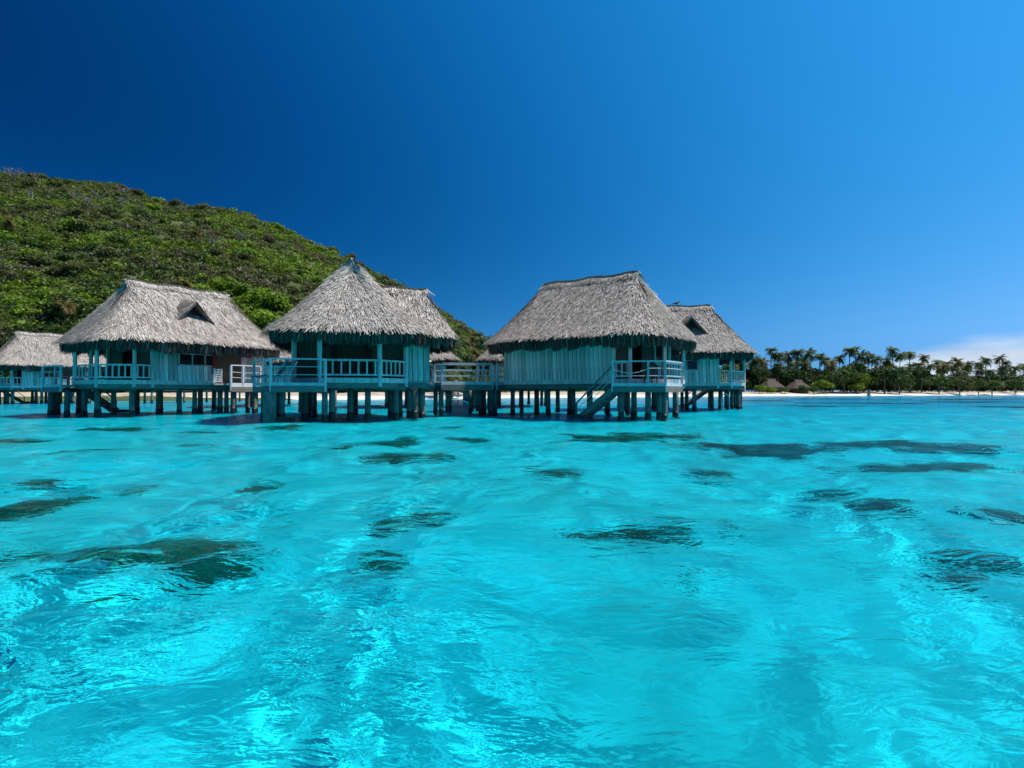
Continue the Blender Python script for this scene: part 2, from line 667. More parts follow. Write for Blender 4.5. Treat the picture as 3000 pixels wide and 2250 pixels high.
# ------------------------------------------------------------------ hill
RIDGE = [(-369, 330, 133), (-291, 330, 125.5), (-266, 330, 122), (-227, 330, 118.5), (-198, 330, 108), (-151, 320, 100.5), (-133, 315, 92), (-117, 310, 85.5),
         (-97, 305, 75), (-79, 300, 66), (-56, 300, 54.5), (-35, 300, 41), (-18, 300, 30.0), (-4, 300, 18), (14, 300, 6.0), (40, 300, 2.0), (800, 320, 2.0)]
RA = np.array([p[0] / p[1] for p in RIDGE])
RZ = np.array([p[2] for p in RIDGE], dtype=float)
RY = np.array([p[1] for p in RIDGE], dtype=float)


def hill_z(x, y):
    a = x / np.maximum(y, 1)
    zr, yr = np.interp(a, RA, RZ), np.interp(a, RA, RY)
    yf = np.interp(a, SHORE_A, SHORE_Y) + 17
    t = (y - yf) / np.maximum(yr - yf, 20)
    up = np.clip(t, 0, 1) ** 0.92
    over = np.clip(t - 1, 0, 3)
    h = 1.1 + (zr - 1.1) * (up - 0.55 * over)
    rough = np.clip(t * 3, 0, 1) * np.clip(1.15 - t, 0.12, 1) * np.clip(zr / 40, 0.05, 1)
    h = h + rough * (5.0 * fbm(x, y, 41, 90.0, 4) + 2.2 * fbm(x, y, 42, 24.0, 3))
    return np.where(t < 0, 1.1 + t * 12, h)


def hill_mat():
    m, N, L, b = new_mat('hill_ground')
    b.inputs['Roughness'].default_value = 1.0
    tc = N.new('ShaderNodeTexCoord')
    nz = N.new('ShaderNodeTexNoise')
    nz.inputs['Scale'].default_value = 0.09
    nz.inputs['Detail'].default_value = 9
    nz.inputs['Roughness'].default_value = 0.65
    L.new(tc.outputs['Object'], nz.inputs['Vector'])
    r_ = ramp(N, [(0.35, (0.036, 0.058, 0.012)), (0.54, (0.078, 0.098, 0.024)), (0.72, (0.15, 0.125, 0.06))])
    L.new(nz.outputs['Fac'], r_.inputs[0])
    L.new(r_.outputs[0], b.inputs['Base Color'])
    return m


aa = np.linspace(-1.30, 0.30, 330)
tt = np.concatenate([[-0.10, -0.04], np.linspace(0, 1.0, 130), np.linspace(1.03, 1.6, 14)])
A2, T2 = np.meshgrid(aa, tt, indexing='ij')
yr2 = np.interp(A2, RA, RY)
yf2 = np.interp(A2, SHORE_A, SHORE_Y) + 17
Y2 = yf2 + T2 * (yr2 - yf2)
X2 = A2 * Y2
idx = np.arange(A2.size).reshape(A2.shape)
F2 = np.stack([idx[:-1, :-1], idx[1:, :-1], idx[1:, 1:], idx[:-1, 1:]], -1).reshape(-1, 4)
hill = link('hill', np_mesh('hill', np.stack([X2, Y2, hill_z(X2, Y2)], -1).reshape(-1, 3), F2, [hill_mat()], True))
tag(hill, 'steep hill covered in green and dry scrub behind the bungalows', kind='structure')


# ------------------------------------------------------------------ thatched roofs
def outline(a, b, n=4.3, count=160):
    t = np.linspace(0, 2 * math.pi, count, endpoint=False)
    c, s = np.cos(t), np.sin(t)
    return np.stack([a * np.sign(c) * np.abs(c) ** (2 / n), b * np.sign(s) * np.abs(s) ** (2 / n)], 1)


class Roof:
    def __init__(self, a, b, ridge, ze, zr, seed):
        self.a, self.b, self.r, self.ze, self.zr = a, b, ridge, ze, zr
        self.rng = np.random.default_rng(seed)
        # outline resampled to equal arc length
        o = outline(a, b, 4.3, 2000)
        d = np.r_[0, np.cumsum(np.hypot(*np.diff(np.vstack([o, o[:1]]), axis=0).T))]
        self.per = d[-1]
        self.d, self.o = d, np.vstack([o, o[:1]])

    def edge(self, q):
        q = np.mod(q, 1.0) * self.per
        return np.stack([np.interp(q, self.d, self.o[:, 0]), np.interp(q, self.d, self.o[:, 1])], -1)

    def surf(self, q, s):
        e = self.edge(q)
        rx = np.clip(e[..., 0], -self.r, self.r)
        x = e[..., 0] + (rx - e[..., 0]) * s
        y = e[..., 1] * (1 - s)
        g = np.clip((np.abs(e[..., 0]) - self.r) / (self.a - self.r), 0, 1) ** 0.7
        g = g * np.clip(1.45 - np.abs(e[..., 1]) / self.b, 0, 1)
        pl = s ** 1.10
        pe = np.where(s < 0.965, 0.84 * s ** 1.02, 0.84 * 0.965 + (s - 0.965) / 0.035 * (1 - 0.84 * 0.965))
        p = pl + (pe - pl) * g
        z = self.ze + (self.zr - self.ze) * p
        return np.stack([x, y, z], -1)

    def shell(self):
        nq, s = 120, np.concatenate([np.linspace(0, 0.95, 16), [0.97, 1.0]])
        q = np.linspace(0, 1, nq, endpoint=False)
        Q, S = np.meshgrid(q, s, indexing='ij')
        P = self.surf(Q, S) - np.array([0, 0, 0.10])
        n2 = len(s)
        V = P.reshape(-1, 3)
        inner = P[:, 0, :].copy()
        inner[:, :2] *= 0.80
        inner[:, 2] -= 0.05
        V = np.vstack([V, inner, [[0, 0, self.ze + 0.6]]])
        f = []
        b0 = nq * n2
        for i in range(nq):
            j = (i + 1) % nq
            for k in range(n2 - 1):
                f.append((i * n2 + k, j * n2 + k, j * n2 + k + 1, i * n2 + k + 1))
            f.append((b0 + i, b0 + j, j * n2, i * n2))
            f.append((b0 + j, b0 + i, b0 + nq, b0 + nq))
        me = bpy.data.meshes.new('roof')
        me.from_pydata(V.tolist(), [], [tuple(dict.fromkeys(t)) for t in f])
        me.shade_smooth()
        me.materials.append(M['thatch_base'])
        return me

    def strands(self, n, wid=(0.010, 0.032), ln=(0.35, 1.0), lift=0.13):
        r_ = self.rng
        q = r_.random(n * 2)
        s = r_.random(n * 2)
        keep = r_.random(n * 2) < (1 - 0.60 * s)
        q, s = q[keep][:n], s[keep][:n]
        n = len(q)
        P = self.surf(q, np.clip(s, 0.0, 0.995))
        Pd = self.surf(q, np.clip(s - 0.03, -0.05, 1))
        dn = Pd - P
        dn /= np.linalg.norm(dn, axis=1, keepdims=True) + 1e-9
        Ps = self.surf(q + 0.002, np.clip(s, 0, 0.97))
        side = Ps - self.surf(q, np.clip(s, 0, 0.97))
        side /= np.linalg.norm(side, axis=1, keepdims=True) + 1e-9
        nor = np.cross(side, -dn)
        nor *= np.sign(nor[:, 2:3] + 1e-9)
        dn = dn + side * r_.normal(0, 0.20, (n, 1))
        l_ = r_.uniform(ln[0], ln[1], (n, 1))
        w = r_.uniform(wid[0], wid[1], (n, 1))
        up = r_.uniform(0.02, lift, (n, 1))
        top = P + nor * 0.01
        bot = P + dn * l_ + nor * up
        V = np.stack([top - side * w, top + side * w, bot + side * w * 0.55, bot - side * w * 0.55], 1).reshape(-1, 3)
        # tufts folded over the ridge
        k = n // 14
        x = r_.uniform(-self.r, self.r, k)
        sg = np.sign(r_.random(k) - 0.5)
        z0 = self.zr + r_.uniform(0.0, 0.10, k) + 0.05 * np.sin(x * 2.3 + 1)
        l2, w2 = r_.uniform(0.35, 0.9, k), r_.uniform(0.012, 0.035, k)
        sl = r_.normal(0, 0.25, k)
        top = np.stack([x, -0.10 * sg, z0], 1)
        bot = np.stack([x + sl * l2, sg * l2 * 0.70, z0 - l2 * r_.uniform(0.50, 0.72, k)], 1)
        sd = np.stack([w2, np.zeros(k), np.zeros(k)], 1)
        V2 = np.stack([top - sd, top + sd, bot + sd * 0.5, bot - sd * 0.5], 1).reshape(-1, 3)
        V = np.vstack([V, V2])
        return V, np.arange(len(V)).reshape(-1, 4)

    def fringe(self, n, z_low):
        r_ = self.rng
        q = r_.random(n)
        e = self.surf(q, np.zeros(n))
        e2 = self.surf(q + 0.002, np.zeros(n))
        side = e2 - e
        side /= np.linalg.norm(side, axis=1, keepdims=True)
        out = np.stack([side[:, 1], -side[:, 0], np.zeros(n)], 1)
        lay = r_.random((n, 1))
        # clumps: length varies slowly along the eave
        ck = r_.random(400)
        cl = ck[(q * 330 + 1.5 * np.sin(q * 90)).astype(int) % 400] + 0.6 * np.sin(q * 2 * math.pi * 23 + 2 * np.sin(q * 50))
        drop = (self.ze - z_low) * (0.80 + 0.20 * r_.random(n) + 0.17 * cl)[:, None]
        w = r_.uniform(0.010, 0.036, (n, 1))
        up = np.array([0, 0, 1.0])
        a = e + out * (-0.42 + 0.40 * lay) + up * (0.06 + 0.10 * (1 - lay))
        m = a + out * (0.10 + 0.03 * r_.random((n, 1))) - up * drop * 0.45 + side * r_.normal(0, 0.03, (n, 1))
        b = m - out * r_.uniform(-0.02, 0.10, (n, 1)) - up * drop * 0.68 + side * r_.normal(0, 0.05, (n, 1))
        V = np.stack([a - side * w, a + side * w, m + side * w, m - side * w, b + side * w * 0.4, b - side * w * 0.4], 1).reshape(-1, 3)
        i = np.arange(n)[:, None] * 6
        f = np.concatenate([i + np.array([[0, 1, 2, 3]]), i + np.array([[3, 2, 4, 5]])])
        return V, f


_roofs = {}


def roof_parts(root, key, a=6.2, b=4.2, ridge=3.4, ze=4.80, zr=8.72, low=3.98, n=46000, nf=12000, loc=(0, 0, 0), rz=0.0, ridge_board=True, name='roof', mat='thatch'):
    if key not in _roofs:
        rf = Roof(a, b, ridge, ze, zr, len(_roofs) + 5)
        sh = rf.shell()
        st = np_mesh('thatch_strands', *rf.strands(n), [M[mat]])
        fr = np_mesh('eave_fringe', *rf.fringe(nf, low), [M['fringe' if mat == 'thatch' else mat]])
        mb = MB()
        pts = [(-ridge - 0.12, 0, zr - 0.02)] + [(-ridge + 2 * ridge * k / 8, 0, zr - 0.02 + 0.025 * math.sin(k * 2.1)) for k in range(9)] + [(ridge + 0.12, 0, zr - 0.02)]
        mb.tube(pts, 0.06, 7)
        rc = mb.mesh('ridge_cap', M['thatch'], True)
        _roofs[key] = (sh, st, fr, rc, ridge, zr)
    sh, st, fr, rc, ridge, zr = _roofs[key]
    o = link(name, sh, root, loc, (0, 0, rz))
    tag(link('thatch_strands', st, o), kind='stuff')
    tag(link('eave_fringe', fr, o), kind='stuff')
    link('ridge_cap', rc, o)
    if ridge_board:
        bar('ridge_board', o, (-ridge - 0.30, 0, zr - 0.02), (-ridge + 0.1, 0, zr - 0.02), 0.07, 0.10, M['rail'])
    return o


def dormer(roof, side, x0):
    """small thatched gable vent on one long slope (side = +1 / -1 in local y)"""
    zt, half = 7.45, 1.05
    zb = 6.25
    yo = side * 2.75           # front of the gable
    yi = side * 0.9
    # little gabled thatch hood
    hood = MB()
    for s in (-1, 1):
        q = [(x0, yo, zt), (x0 + s * half, yo, zb), (x0 + s * half * 1.25, yi, zb + 0.55), (x0, yi, zt + 0.35)]
        q2 = [(a, b, c - 0.16) for a, b, c in q]
        hood.add(q + q2, [(0, 1, 2, 3), (7, 6, 5, 4), (0, 4, 5, 1), (1, 5, 6, 2), (2, 6, 7, 3), (3, 7, 4, 0)])
    h = hood.build('dormer_hood', M['thatch_base'], roof)
    r_ = np.random.default_rng(77)
    V, f = [], []
    for s in (-1, 1):
        for k in range(700):
            u, v = r_.random(), r_.random()
            base = Vector((x0 + s * half * u * (1 + .25 * v), yo + (yi - yo) * v, zt - (zt - zb) * u + (0.35 + .2 * u) * v + 0.02))
            dn = Vector((s * half, side * 0.45, -(zt - zb))).normalized()
            sd = Vector((0, 1, 0))
            l_, w = r_.uniform(.2, .5), r_.uniform(.03, .06)
            e = base + dn * l_ + Vector((0, 0, r_.uniform(.0, .05)))
            n0 = len(V)
            V += [base - sd * w, base + sd * w, e + sd * w * .5, e - sd * w * .5]
            f.append((n0, n0 + 1, n0 + 2, n0 + 3))
    tag(link('dormer_thatch', np_mesh('dormer_thatch', [tuple(v) for v in V], f, [M['thatch']]), h), kind='stuff')
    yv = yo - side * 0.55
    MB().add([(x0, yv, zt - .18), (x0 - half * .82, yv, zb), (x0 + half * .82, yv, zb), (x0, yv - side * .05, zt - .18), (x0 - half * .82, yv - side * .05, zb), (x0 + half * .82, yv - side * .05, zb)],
             [(0, 1, 2), (5, 4, 3), (0, 3, 4, 1), (1, 4, 5, 2), (2, 5, 3, 0)]).build('vent_dark_panel', M['dark'], h)  # solid dark panel, its colour stands in for the shade inside the vent


# ------------------------------------------------------------------ piles, rails, walls
def pile_mesh():
    if 'pile' not in _cache:
        _cache['pile'] = MB().tube([(0, 0, -2.6), (0, 0, -0.1), (0, 0, 1.0), (0, 0, 1.72)], [.165, .165, .16, .155], 12).mesh('pile', M['concrete'], False)
        _cache['pile'].shade_smooth()
        _cache['band'] = MB().tube([(0, 0, -2.55), (0, 0, 0.22), (0, 0, 0.30)], [.186, .184, .166], 12).mesh('waterline_band', M['wet'], False)
        _cache['band'].shade_smooth()
    return _cache['pile'], _cache['band']


def pile(parent, x, y, s=1.0, top=1.0):
    pm, bm = pile_mesh()
    o = link('pile', pm, parent, (x, y, 0), (0, 0, random.uniform(0, 3)), (s, s, top))
    o.cycles.is_caustics_receiver = True
    b = link('waterline_band', bm, o, (0, 0, 0), (0, 0, 0), (1, 1, random.uniform(0.8, 1.4)))
    b.cycles.is_caustics_receiver = True
    return o


def railing(parent, p0, p1, z, n, h=1.10, name='railing', mat=None, wb=0.085):
    """top and bottom rail with upright balusters"""
    mat = mat or M['wood']
    p0, p1 = Vector((p0[0], p0[1], 0)), Vector((p1[0], p1[1], 0))
    d = p1 - p0
    yaw = math.atan2(d.y, d.x)
    ln = d.length
    mb = MB().box(0, ln, -.055, .055, h - .10, h).box(0, ln, -.04, .04, .12, .21)
    o = mb.build(name, mat, parent, loc=(p0.x, p0.y, z), rot=(0, 0, yaw))
    for k in range(n):
        stick('baluster', o, ln * (k + .5) / n, 0, .212, h - .102, wb, mat, 0, .045)
    return o


def rope(parent, a, b, sag, rad=0.016, mat=None, name='rope'):
    a, b = Vector(a), Vector(b)
    pts = [a.lerp(b, k / 10) - Vector((0, 0, sag * 4 * (k / 10) * (1 - k / 10))) for k in range(11)]
    return MB().tube(pts, rad, 5).build(name, mat or M['rope'], parent)


def plank_wall(parent, p0, p1, z0, z1, mat=None, wp=0.285, window=None, inset=0.05):
    """a wall with its vertical planks as children; outside lies on the right hand going p0 -> p1.
    window = (from, to, sill, head) along the wall"""
    mat = mat or M['plank']
    p0, p1 = Vector((p0[0], p0[1], 0)), Vector((p1[0], p1[1], 0))
    d = p1 - p0
    ln = d.length
    yaw = math.atan2(d.y, d.x)
    mb = MB().box(0.0, ln, 0.0, 0.10, 0, z1 - z0)
    core = mb.build('wall', M['plank_back'], parent, loc=(p0.x, p0.y, z0), rot=(0, 0, yaw))
    n = max(1, round(ln / wp))
    w = ln / n
    for k in range(n):
        top = z1 - z0
        xm = (k + .5) * w
        if window and window[0] < xm < window[1]:
            top = window[2] - z0 - .02
        o = stick('plank', core, xm, -.014 + random.uniform(-.006, .004), 0.0, top, round(w * .89, 3), mat, 0, .03)
    if window:
        a, b, s, h_ = window
        fr = MB()
        fr.box(a, b, -.06, .0 - .002, s - z0 - .01, s - z0 + .06).box(a, b, -.06, -.002, h_ - z0 - .06, h_ - z0)
        for k in range(4):
            x = a + (b - a) * k / 3
            fr.box(x - .035, x + .035, -.052, -.003, s - z0 + .061, h_ - z0 - .061)
        f = fr.build('window_frame', M['wood'], core)
        for k in range(3):
            x0 = a + (b - a) * k / 3 + .036
            x1 = a + (b - a) * (k + 1) / 3 - .036
            MB().box(x0, x1, -.03, -.022, s - z0 + .062, h_ - z0 - .062).build('pane', M['glass'], core)
    return core


def bungalow(label, c, rot, vend=5.7, window_side=1, dorm=None, detail=True, roof_key='big', group=None, porch=0, stairs=True, my=1):
    root = empty('overwater_bungalow', (c[0], c[1], 0), rot)
    tag(root, label, 'bungalow', group or 'thatched bungalows on piles over the lagoon')
    ZF = 2.05
    r_o = roof_parts(root, roof_key)
    if dorm:
        dormer(r_o, dorm[0], dorm[1])
    wc = 3.1
    # closed room
    blank = None
    win = lambda flip: ((4.6 - 1.0, 4.6 + 1.6, 3.15, 3.95) if not flip else (wc - 1.6, wc + 1.0, 3.15, 3.95))
    plank_wall(root, (-4.6, -3), (wc, -3), ZF, 4.85, window=win(False) if window_side < 0 else None)
    plank_wall(root, (wc, 3), (-4.6, 3), ZF, 4.85, window=win(True) if window_side > 0 else None)
    plank_wall(root, (-4.6, 3), (-4.6, -3), ZF, 4.85)
    # wall between room and veranda: brown boards round an open doorway
    plank_wall(root, (wc, -3), (wc, -1.1), ZF, 4.85, M['brown'])
    plank_wall(root, (wc, 1.1), (wc, 3), ZF, 4.85, M['brown'])
    MB().box(wc - .9, wc - .8, -1.3, 1.3, ZF, 4.85).build('interior_screen', M['brown'], root)
    # floor and its edge boards
    plan = [(-4.6, -3), (vend - 1.5, -3), (vend, -1.5), (vend, 1.5), (vend - 1.5, 3), (-4.6, 3)]
    MB().prism([(x * .985, y * .975) for x, y in plan], 1.93, 2.04).build('floor', M['deck'], root)
    for i in range(6):
        a, b = plan[i], plan[(i + 1) % 6]
        bar('skirting', root, (a[0], a[1], ZF - .02), (b[0], b[1], ZF - .02), .09, .26, M['wood'])
        bar('edge_beam', root, (a[0] * .985, a[1] * .975, 1.76), (b[0] * .985, b[1] * .975, 1.76), .16, .28, M['beam'])
    for x in (-4.2, -1.5, 1.5, 4.1):
        bar('cross_beam', root, (x, -2.85, 1.62), (x, 2.85, 1.62), .22, .22, M['beam'])
    for x in (-4.1, -1.5, 1.4, 4.1):
        for y in (-2.65, 0.0, 2.65):
            pile(root, x + random.uniform(-.1, .1), y * (0.9 if x == 4.1 else 1) + random.uniform(-.08, .08), random.uniform(.92, 1.12), .95)
    pile(root, vend - .35, 0.9, 1.0, .95)
    pile(root, vend - .35, -0.9, 1.0, .95)
    for y in (-2.2, 2.2):
        pile(root, 0.1, y, .9, .95)
    # veranda posts and railings
    posts = [(wc + .08, -2.93), (vend - 1.5, -2.93), (vend - .05, -1.5), (vend - .05, 1.5), (vend - 1.5, 2.93), (wc + .08, 2.93)]
    for i, (x, y) in enumerate(posts):
        stick('post', root, x, y, 1.70, 4.9, .17, M['wood'], R(45) if i in (1, 2, 3, 4) else 0)
    if not detail:
        for i in range(5):
            railing(root, posts[i], posts[i + 1], ZF + .1, 4, .98)
        return root
    cnt = [3, 6, 7, 6, 3]
    for i in range(5):
        if i == (1 if my > 0 else 3):
            continue            # open towards the terrace
        railing(root, posts[i], posts[i + 1], ZF + .1, cnt[i], .98)
    # lower terrace at the chamfered corner with rope rails
    ZT = 1.86
    T = [(vend - 1.6, -4.9 * my), (vend + .85, -3.7 * my), (vend + .8, -1.15 * my), (vend + .06, -1.45 * my), (vend - 1.5, -3.06 * my)]
    te = MB().prism(T if my > 0 else T[::-1], ZT - .10, ZT).build('terrace_deck', M['deck'], root)
    for a, b in ((T[0], T[1]), (T[1], T[2]), (T[4], T[0])):
        bar('terrace_edge', te, (a[0], a[1], ZT - .05), (b[0], b[1], ZT - .05), .10, .16, M['rail'])
        bar('terrace_beam', te, (a[0], a[1], ZT - .30), (b[0], b[1], ZT - .30), .12, .30, M['beam'])
    mid = ((T[0][0] * .32 + T[1][0] * .68), (T[0][1] * .32 + T[1][1] * .68))
    for x, y in (T[0], mid, T[1], T[2]):
        stick('terrace_post', te, x, y, ZT - .42, ZT + 1.2, .11, M['wood'], R(26))
    for a, b, g in ((T[0], mid, 0.25), (mid, T[1], 0.0), (T[1], T[2], 0.0)):
        bar('hand_rail', te, (a[0], a[1], ZT + 1.2), (b[0], b[1], ZT + 1.2), .09, .07, M['rail'])
        rope(te, (a[0], a[1], ZT + .82), (b[0], b[1], ZT + .82), g)
        rope(te, (a[0], a[1], ZT + .42), (b[0], b[1], ZT + .42), 0.0)
    for x, y in ((T[0][0] + .3, T[0][1] + .35 * my), mid, (T[1][0] - .15, T[1][1] + .35 * my), (T[2][0] - .25, T[2][1] - .1 * my), (T[1][0] - .35, T[1][1] + .15 * my)):
        pile(root, x * .985, y * .96, .95, .9)
    if stairs:
        # open stair from the terrace down into the water
        x0, x1 = T[0][0] + .1, T[0][0] - 1.95
        ya, yb = sorted((T[0][1] + .05 * my, T[0][1] + 1.0 * my))
        st = MB()
        for y in (ya, yb):
            st.beam((x0, y, ZT - .22), (x1, y, 0.12), .07, .30)
        so = st.build('stair', M['beam'], root)
        for k in range(7):
            f = (k + .5) / 7
            x = x0 + (x1 - x0) * f
            z = ZT - .22 + (.12 - ZT + .22) * f
            bar('tread', so, (x, ya + .04, z + .05), (x, yb - .04, z + .05), .26, .045, M['deck'])
        bar('stair_rail', so, (x0, ya, ZT + 1.1), (x1 - .35, ya, 0.75), .08, .07, M['beam'])
        rope(so, (x0, ya, ZT + .75), (x1 - .2, ya, 0.5), 0.0)
        rope(so, (x0, ya, ZT + .4), (x1 - .1, ya, 0.3), 0.0)
        stick('stair_post', so, x1 - .3, ya, -1.6, 0.80, .09, M['beam'])
        pl = MB().box(x1 - .75, x1 + .15, ya - .1, yb + .15, -.02, .16)
        pl.build('landing', M['wet'], so)
    if porch:
        s = porch
        zf = ZF - .05
        px0, px1, yo = -3.3, -1.1, 4.45
        po = MB().box(px0, px1, min(s * 3.03, s * yo), max(s * 3.03, s * yo), zf - .12, zf).build('porch_deck', M['deck'], root)
        bar('porch_edge', po, (px0, s * yo, zf - .10), (px1, s * yo, zf - .10), .08, .26, M['white'])
        bar('porch_beam', po, (px0, s * yo, zf - .40), (px1, s * yo, zf - .40), .14, .34, M['beam'])
        for x in (px0, (px0 * .4 + px1 * .6), px1):
            stick('porch_post', po, x, s * yo, zf - .5, zf + 1.2, .12, M['rail'])
        bar('hand_rail', po, (px0, s * yo, zf + 1.23), (px1, s * yo, zf + 1.23), .10, .07, M['white'])
        for h_ in (.42, .78):
            rope(po, (px0, s * yo, zf + h_), (px1, s * yo, zf + h_), 0.05, .018)
        lv = MB().box(px1 + .30, px1 + .34, s * 3.9 - .04, s * 3.9 + .04, zf, zf + 1.0).box(px1 + .86, px1 + .90, s * 3.9 - .04, s * 3.9 + .04, zf, zf + 1.0)
        lo = lv.build('louvre_screen', M['white'], po)
        for k in range(8):
            bar('slat', lo, (px1 + .342, s * 3.9, zf + .12 + k * .115), (px1 + .858, s * 3.9, zf + .12 + k * .115), .05, .06, M['white'])
        bar('screen_shelf', lo, (px1, s * 3.9, zf - .06), (px1 + 1.0, s * 3.9, zf - .06), 0.6, .10, M['deck'])
        for x in (px0 + .3, px1 - .3):
            for y in (yo - .25, yo - 1.0):
                pile(root, x, s * y, .9, .93)
        MB().box(px0 + .6, px1 + .15, s * 3.06, s * 3.10, zf + .05, zf + 2.4).build('door', M['brown'], root)
        MB().box(px1 + .16, px1 + .50, s * 3.06, s * 3.12, zf + .6, zf + 2.4).build('curtain', M['red'], root)
    return root


B_TH, C_TH, D_TH, D2_TH = 1.005, 1.808, -0.635, -0.086
bB = bungalow('large thatched bungalow with a dark triangular roof vent, in front of the hill', (-23.3, 40.58), B_TH + math.pi, window_side=1, dorm=(1, 0.35), porch=1)
bC = bungalow('thatched bungalow with a steep pointed roof seen end-on, two loungers on its terrace', (-9.6, 35.04), C_TH + math.pi, vend=5.2, stairs=False)
bD = bungalow('thatched bungalow with a long blank plank wall and a stair down to the water', (4.98, 37.37), D_TH, window_side=1)
bD2 = bungalow('thatched bungalow half hidden behind the one with the stair, nearest the palm shore', (13.55, 49.6), D2_TH, window_side=-1, dorm=(-1, 1.2), my=-1)
bA = bungalow('smaller looking thatched bungalow at far left, roof overlapped by the bungalow with the roof vent', (-58.0, 73.0), 0.85 + math.pi, window_side=1, porch=1)
bA0 = bungalow('thatched roof tip cut off by the left edge of the picture', (-93.5, 92.0), 0.5 + math.pi, detail=False)
bE1 = bungalow('distant thatched bungalow seen through the gap right of the pointed roof', (-10.1, 60.0), 1.74, detail=False)
bE2 = bungalow('distant thatched bungalow peeking out left of the long plank wall', (0.9, 61.0), 1.55, detail=False)
bE3 = bungalow('distant thatched bungalow glimpsed low between the two left roofs', (-25.0, 62.0), 1.9, detail=False)

# the lower side wing of bungalow C
roof_parts(bC, 'wing', a=3.84, b=3.2, ridge=2.28, ze=4.78, zr=7.62, low=3.98, n=22000, nf=7000, loc=(1.0, 2.0, 0), rz=math.pi / 2, name='wing_roof')
plank_wall(bC, (3.2, 3.02), (3.2, 4.25), 2.05, 4.8)
plank_wall(bC, (3.2, 4.25), (-1.6, 4.25), 2.05, 4.8)
MB().box(-1.6, 3.2, 3.05, 4.2, 1.93, 2.04).build('wing_floor', M['deck'], bC)
bar('edge_beam', bC, (3.15, 3.02, 1.76), (3.15, 4.2, 1.76), .16, .28, M['beam'])
bar('edge_beam', bC, (3.15, 4.2, 1.76), (-1.6, 4.2, 1.76), .16, .28, M['beam'])
for x, y in ((2.9, 3.9), (0.2, 3.9), (2.9, 3.2), (4.0, 3.4)):
    pile(bC, x, y, 1.1, .95)
# thick pier and bathing step under the terrace of C
MB().box(6.0 - .55, 6.0 + .05, -4.05, -3.45, -1.8, 1.45).build('pier', M['concrete'], bC)
MB().box(5.7, 6.6, -3.4, -2.6, -.1, .22).build('bathing_step', M['wet'], bC)
# swim ladder beside D2
MB().tube([(3.2, -3.9, -1.2), (3.2, -3.9, .95), (3.32, -3.9, 1.2), (3.52, -3.9, 1.25), (3.72, -3.9, 1.15), (3.8, -3.9, .9), (3.8, -3.9, -1.2)], .045, 6).build('swim_ladder', M['metal'], bD2)


# ------------------------------------------------------------------ walkways
def walkway(label, pts, width=1.7, zf=2.04, rails=(1, 1), step=2.1):
    root = empty('walkway', (pts[0][0], pts[0][1], 0))
    tag(root, label, 'walkway', 'timber walkways on piles')
    o = Vector((pts[0][0], pts[0][1], 0))
    for a, b in zip(pts[:-1], pts[1:]):
        a, b = Vector((a[0], a[1], 0)) - o, Vector((b[0], b[1], 0)) - o
        d = (b - a).normalized()
        s = Vector((-d.y, d.x, 0)) * width / 2
        dk = MB().prism([tuple((a - s)[:2]), tuple((b - s)[:2]), tuple((b + s)[:2]), tuple((a + s)[:2])], zf - .09, zf).build('deck', M['deck'], root)
        n = max(1, int((b - a).length / step))
        for k, q in enumerate((-1, 1)):
            e0, e1 = a + s * q, b + s * q
            bar('edge_board', dk, (e0.x, e0.y, zf - .06), (e1.x, e1.y, zf - .06), .07, .20, M['rail'])
            bar('side_beam', dk, (e0.x, e0.y, zf - .34), (e1.x, e1.y, zf - .34), .14, .34, M['beam'])
            if not rails[k]:
                continue
            for j in range(n + 1):
                p = e0.lerp(e1, j / n)
                stick('rail_post', dk, p.x, p.y, zf - .45, zf + 1.16, .11, M['rail'], math.atan2(d.y, d.x))
            for h_, w in ((1.19, .10), (.78, .05), (.42, .05)):
                bar('rail', dk, (e0.x, e0.y, zf + h_), (e1.x, e1.y, zf + h_), w, .07 if w > .06 else .05, M['rail'])
        for j in range(n + 1):
            for q in (-.8, .8):
                p = a.lerp(b, j / n) + s * q
                pile(root, p.x, p.y, .85, .94)
    return root


walkway('railed timber walkway crossing the gap between the pointed roof and the plank wall', [(-4.7, 37.0), (-1.6, 38.3), (1.2, 41.3)])
walkway('timber walkway behind the bungalow with the roof vent, leading right', [(-17.6, 42.2), (-13.2, 43.0)], rails=(1, 0))
walkway('long timber jetty running back to the beach between the two middle bungalows', [(-2.2, 40.0), (-3.2, 62.0), (-8.0, 104.0)], rails=(0, 0), step=5.0)
walkway('timber jetty behind the far left bungalow leading to the beach', [(-47.0, 75.0), (-38.0, 96.0)], rails=(1, 1), step=4.0)


# ------------------------------------------------------------------ furniture, person, bird
def lounger(label, loc, rz, towel):
    r_ = empty('deck_lounger', loc, rz)
    tag(r_, label, 'lounger', 'deck loungers')
    fr = MB()
    for y in (-.32, .32):
        fr.beam((-.75, y, .30), (.45, y, .30), .05, .06)
        fr.beam((.45, y, .30), (.95, y, 1.12), .05, .06)
    fr.build('frame', M['metal'], r_)
    for x in (-.7, .4):
        for y in (-.32, .32):
            stick('leg', r_, x, y, 0, .30, .05, M['metal'])
    MB().beam((-.75, 0, .36), (.45, 0, .34), .58, .04).build('seat', M['dark'], r_)
    MB().beam((.45, 0, .36), (.93, 0, 1.15), .58, .05).build('backrest', M['dark'], r_)
    if towel:
        MB().beam((.60, 0, .70), (.97, 0, 1.25), .44, .09).build('towel', M['cloth'], r_)
    return r_


def world_of(root, x, y):
    rz = root.rotation_euler[2]
    c, s = math.cos(rz), math.sin(rz)
    return root.location.x + c * x - s * y, root.location.y + s * x + c * y


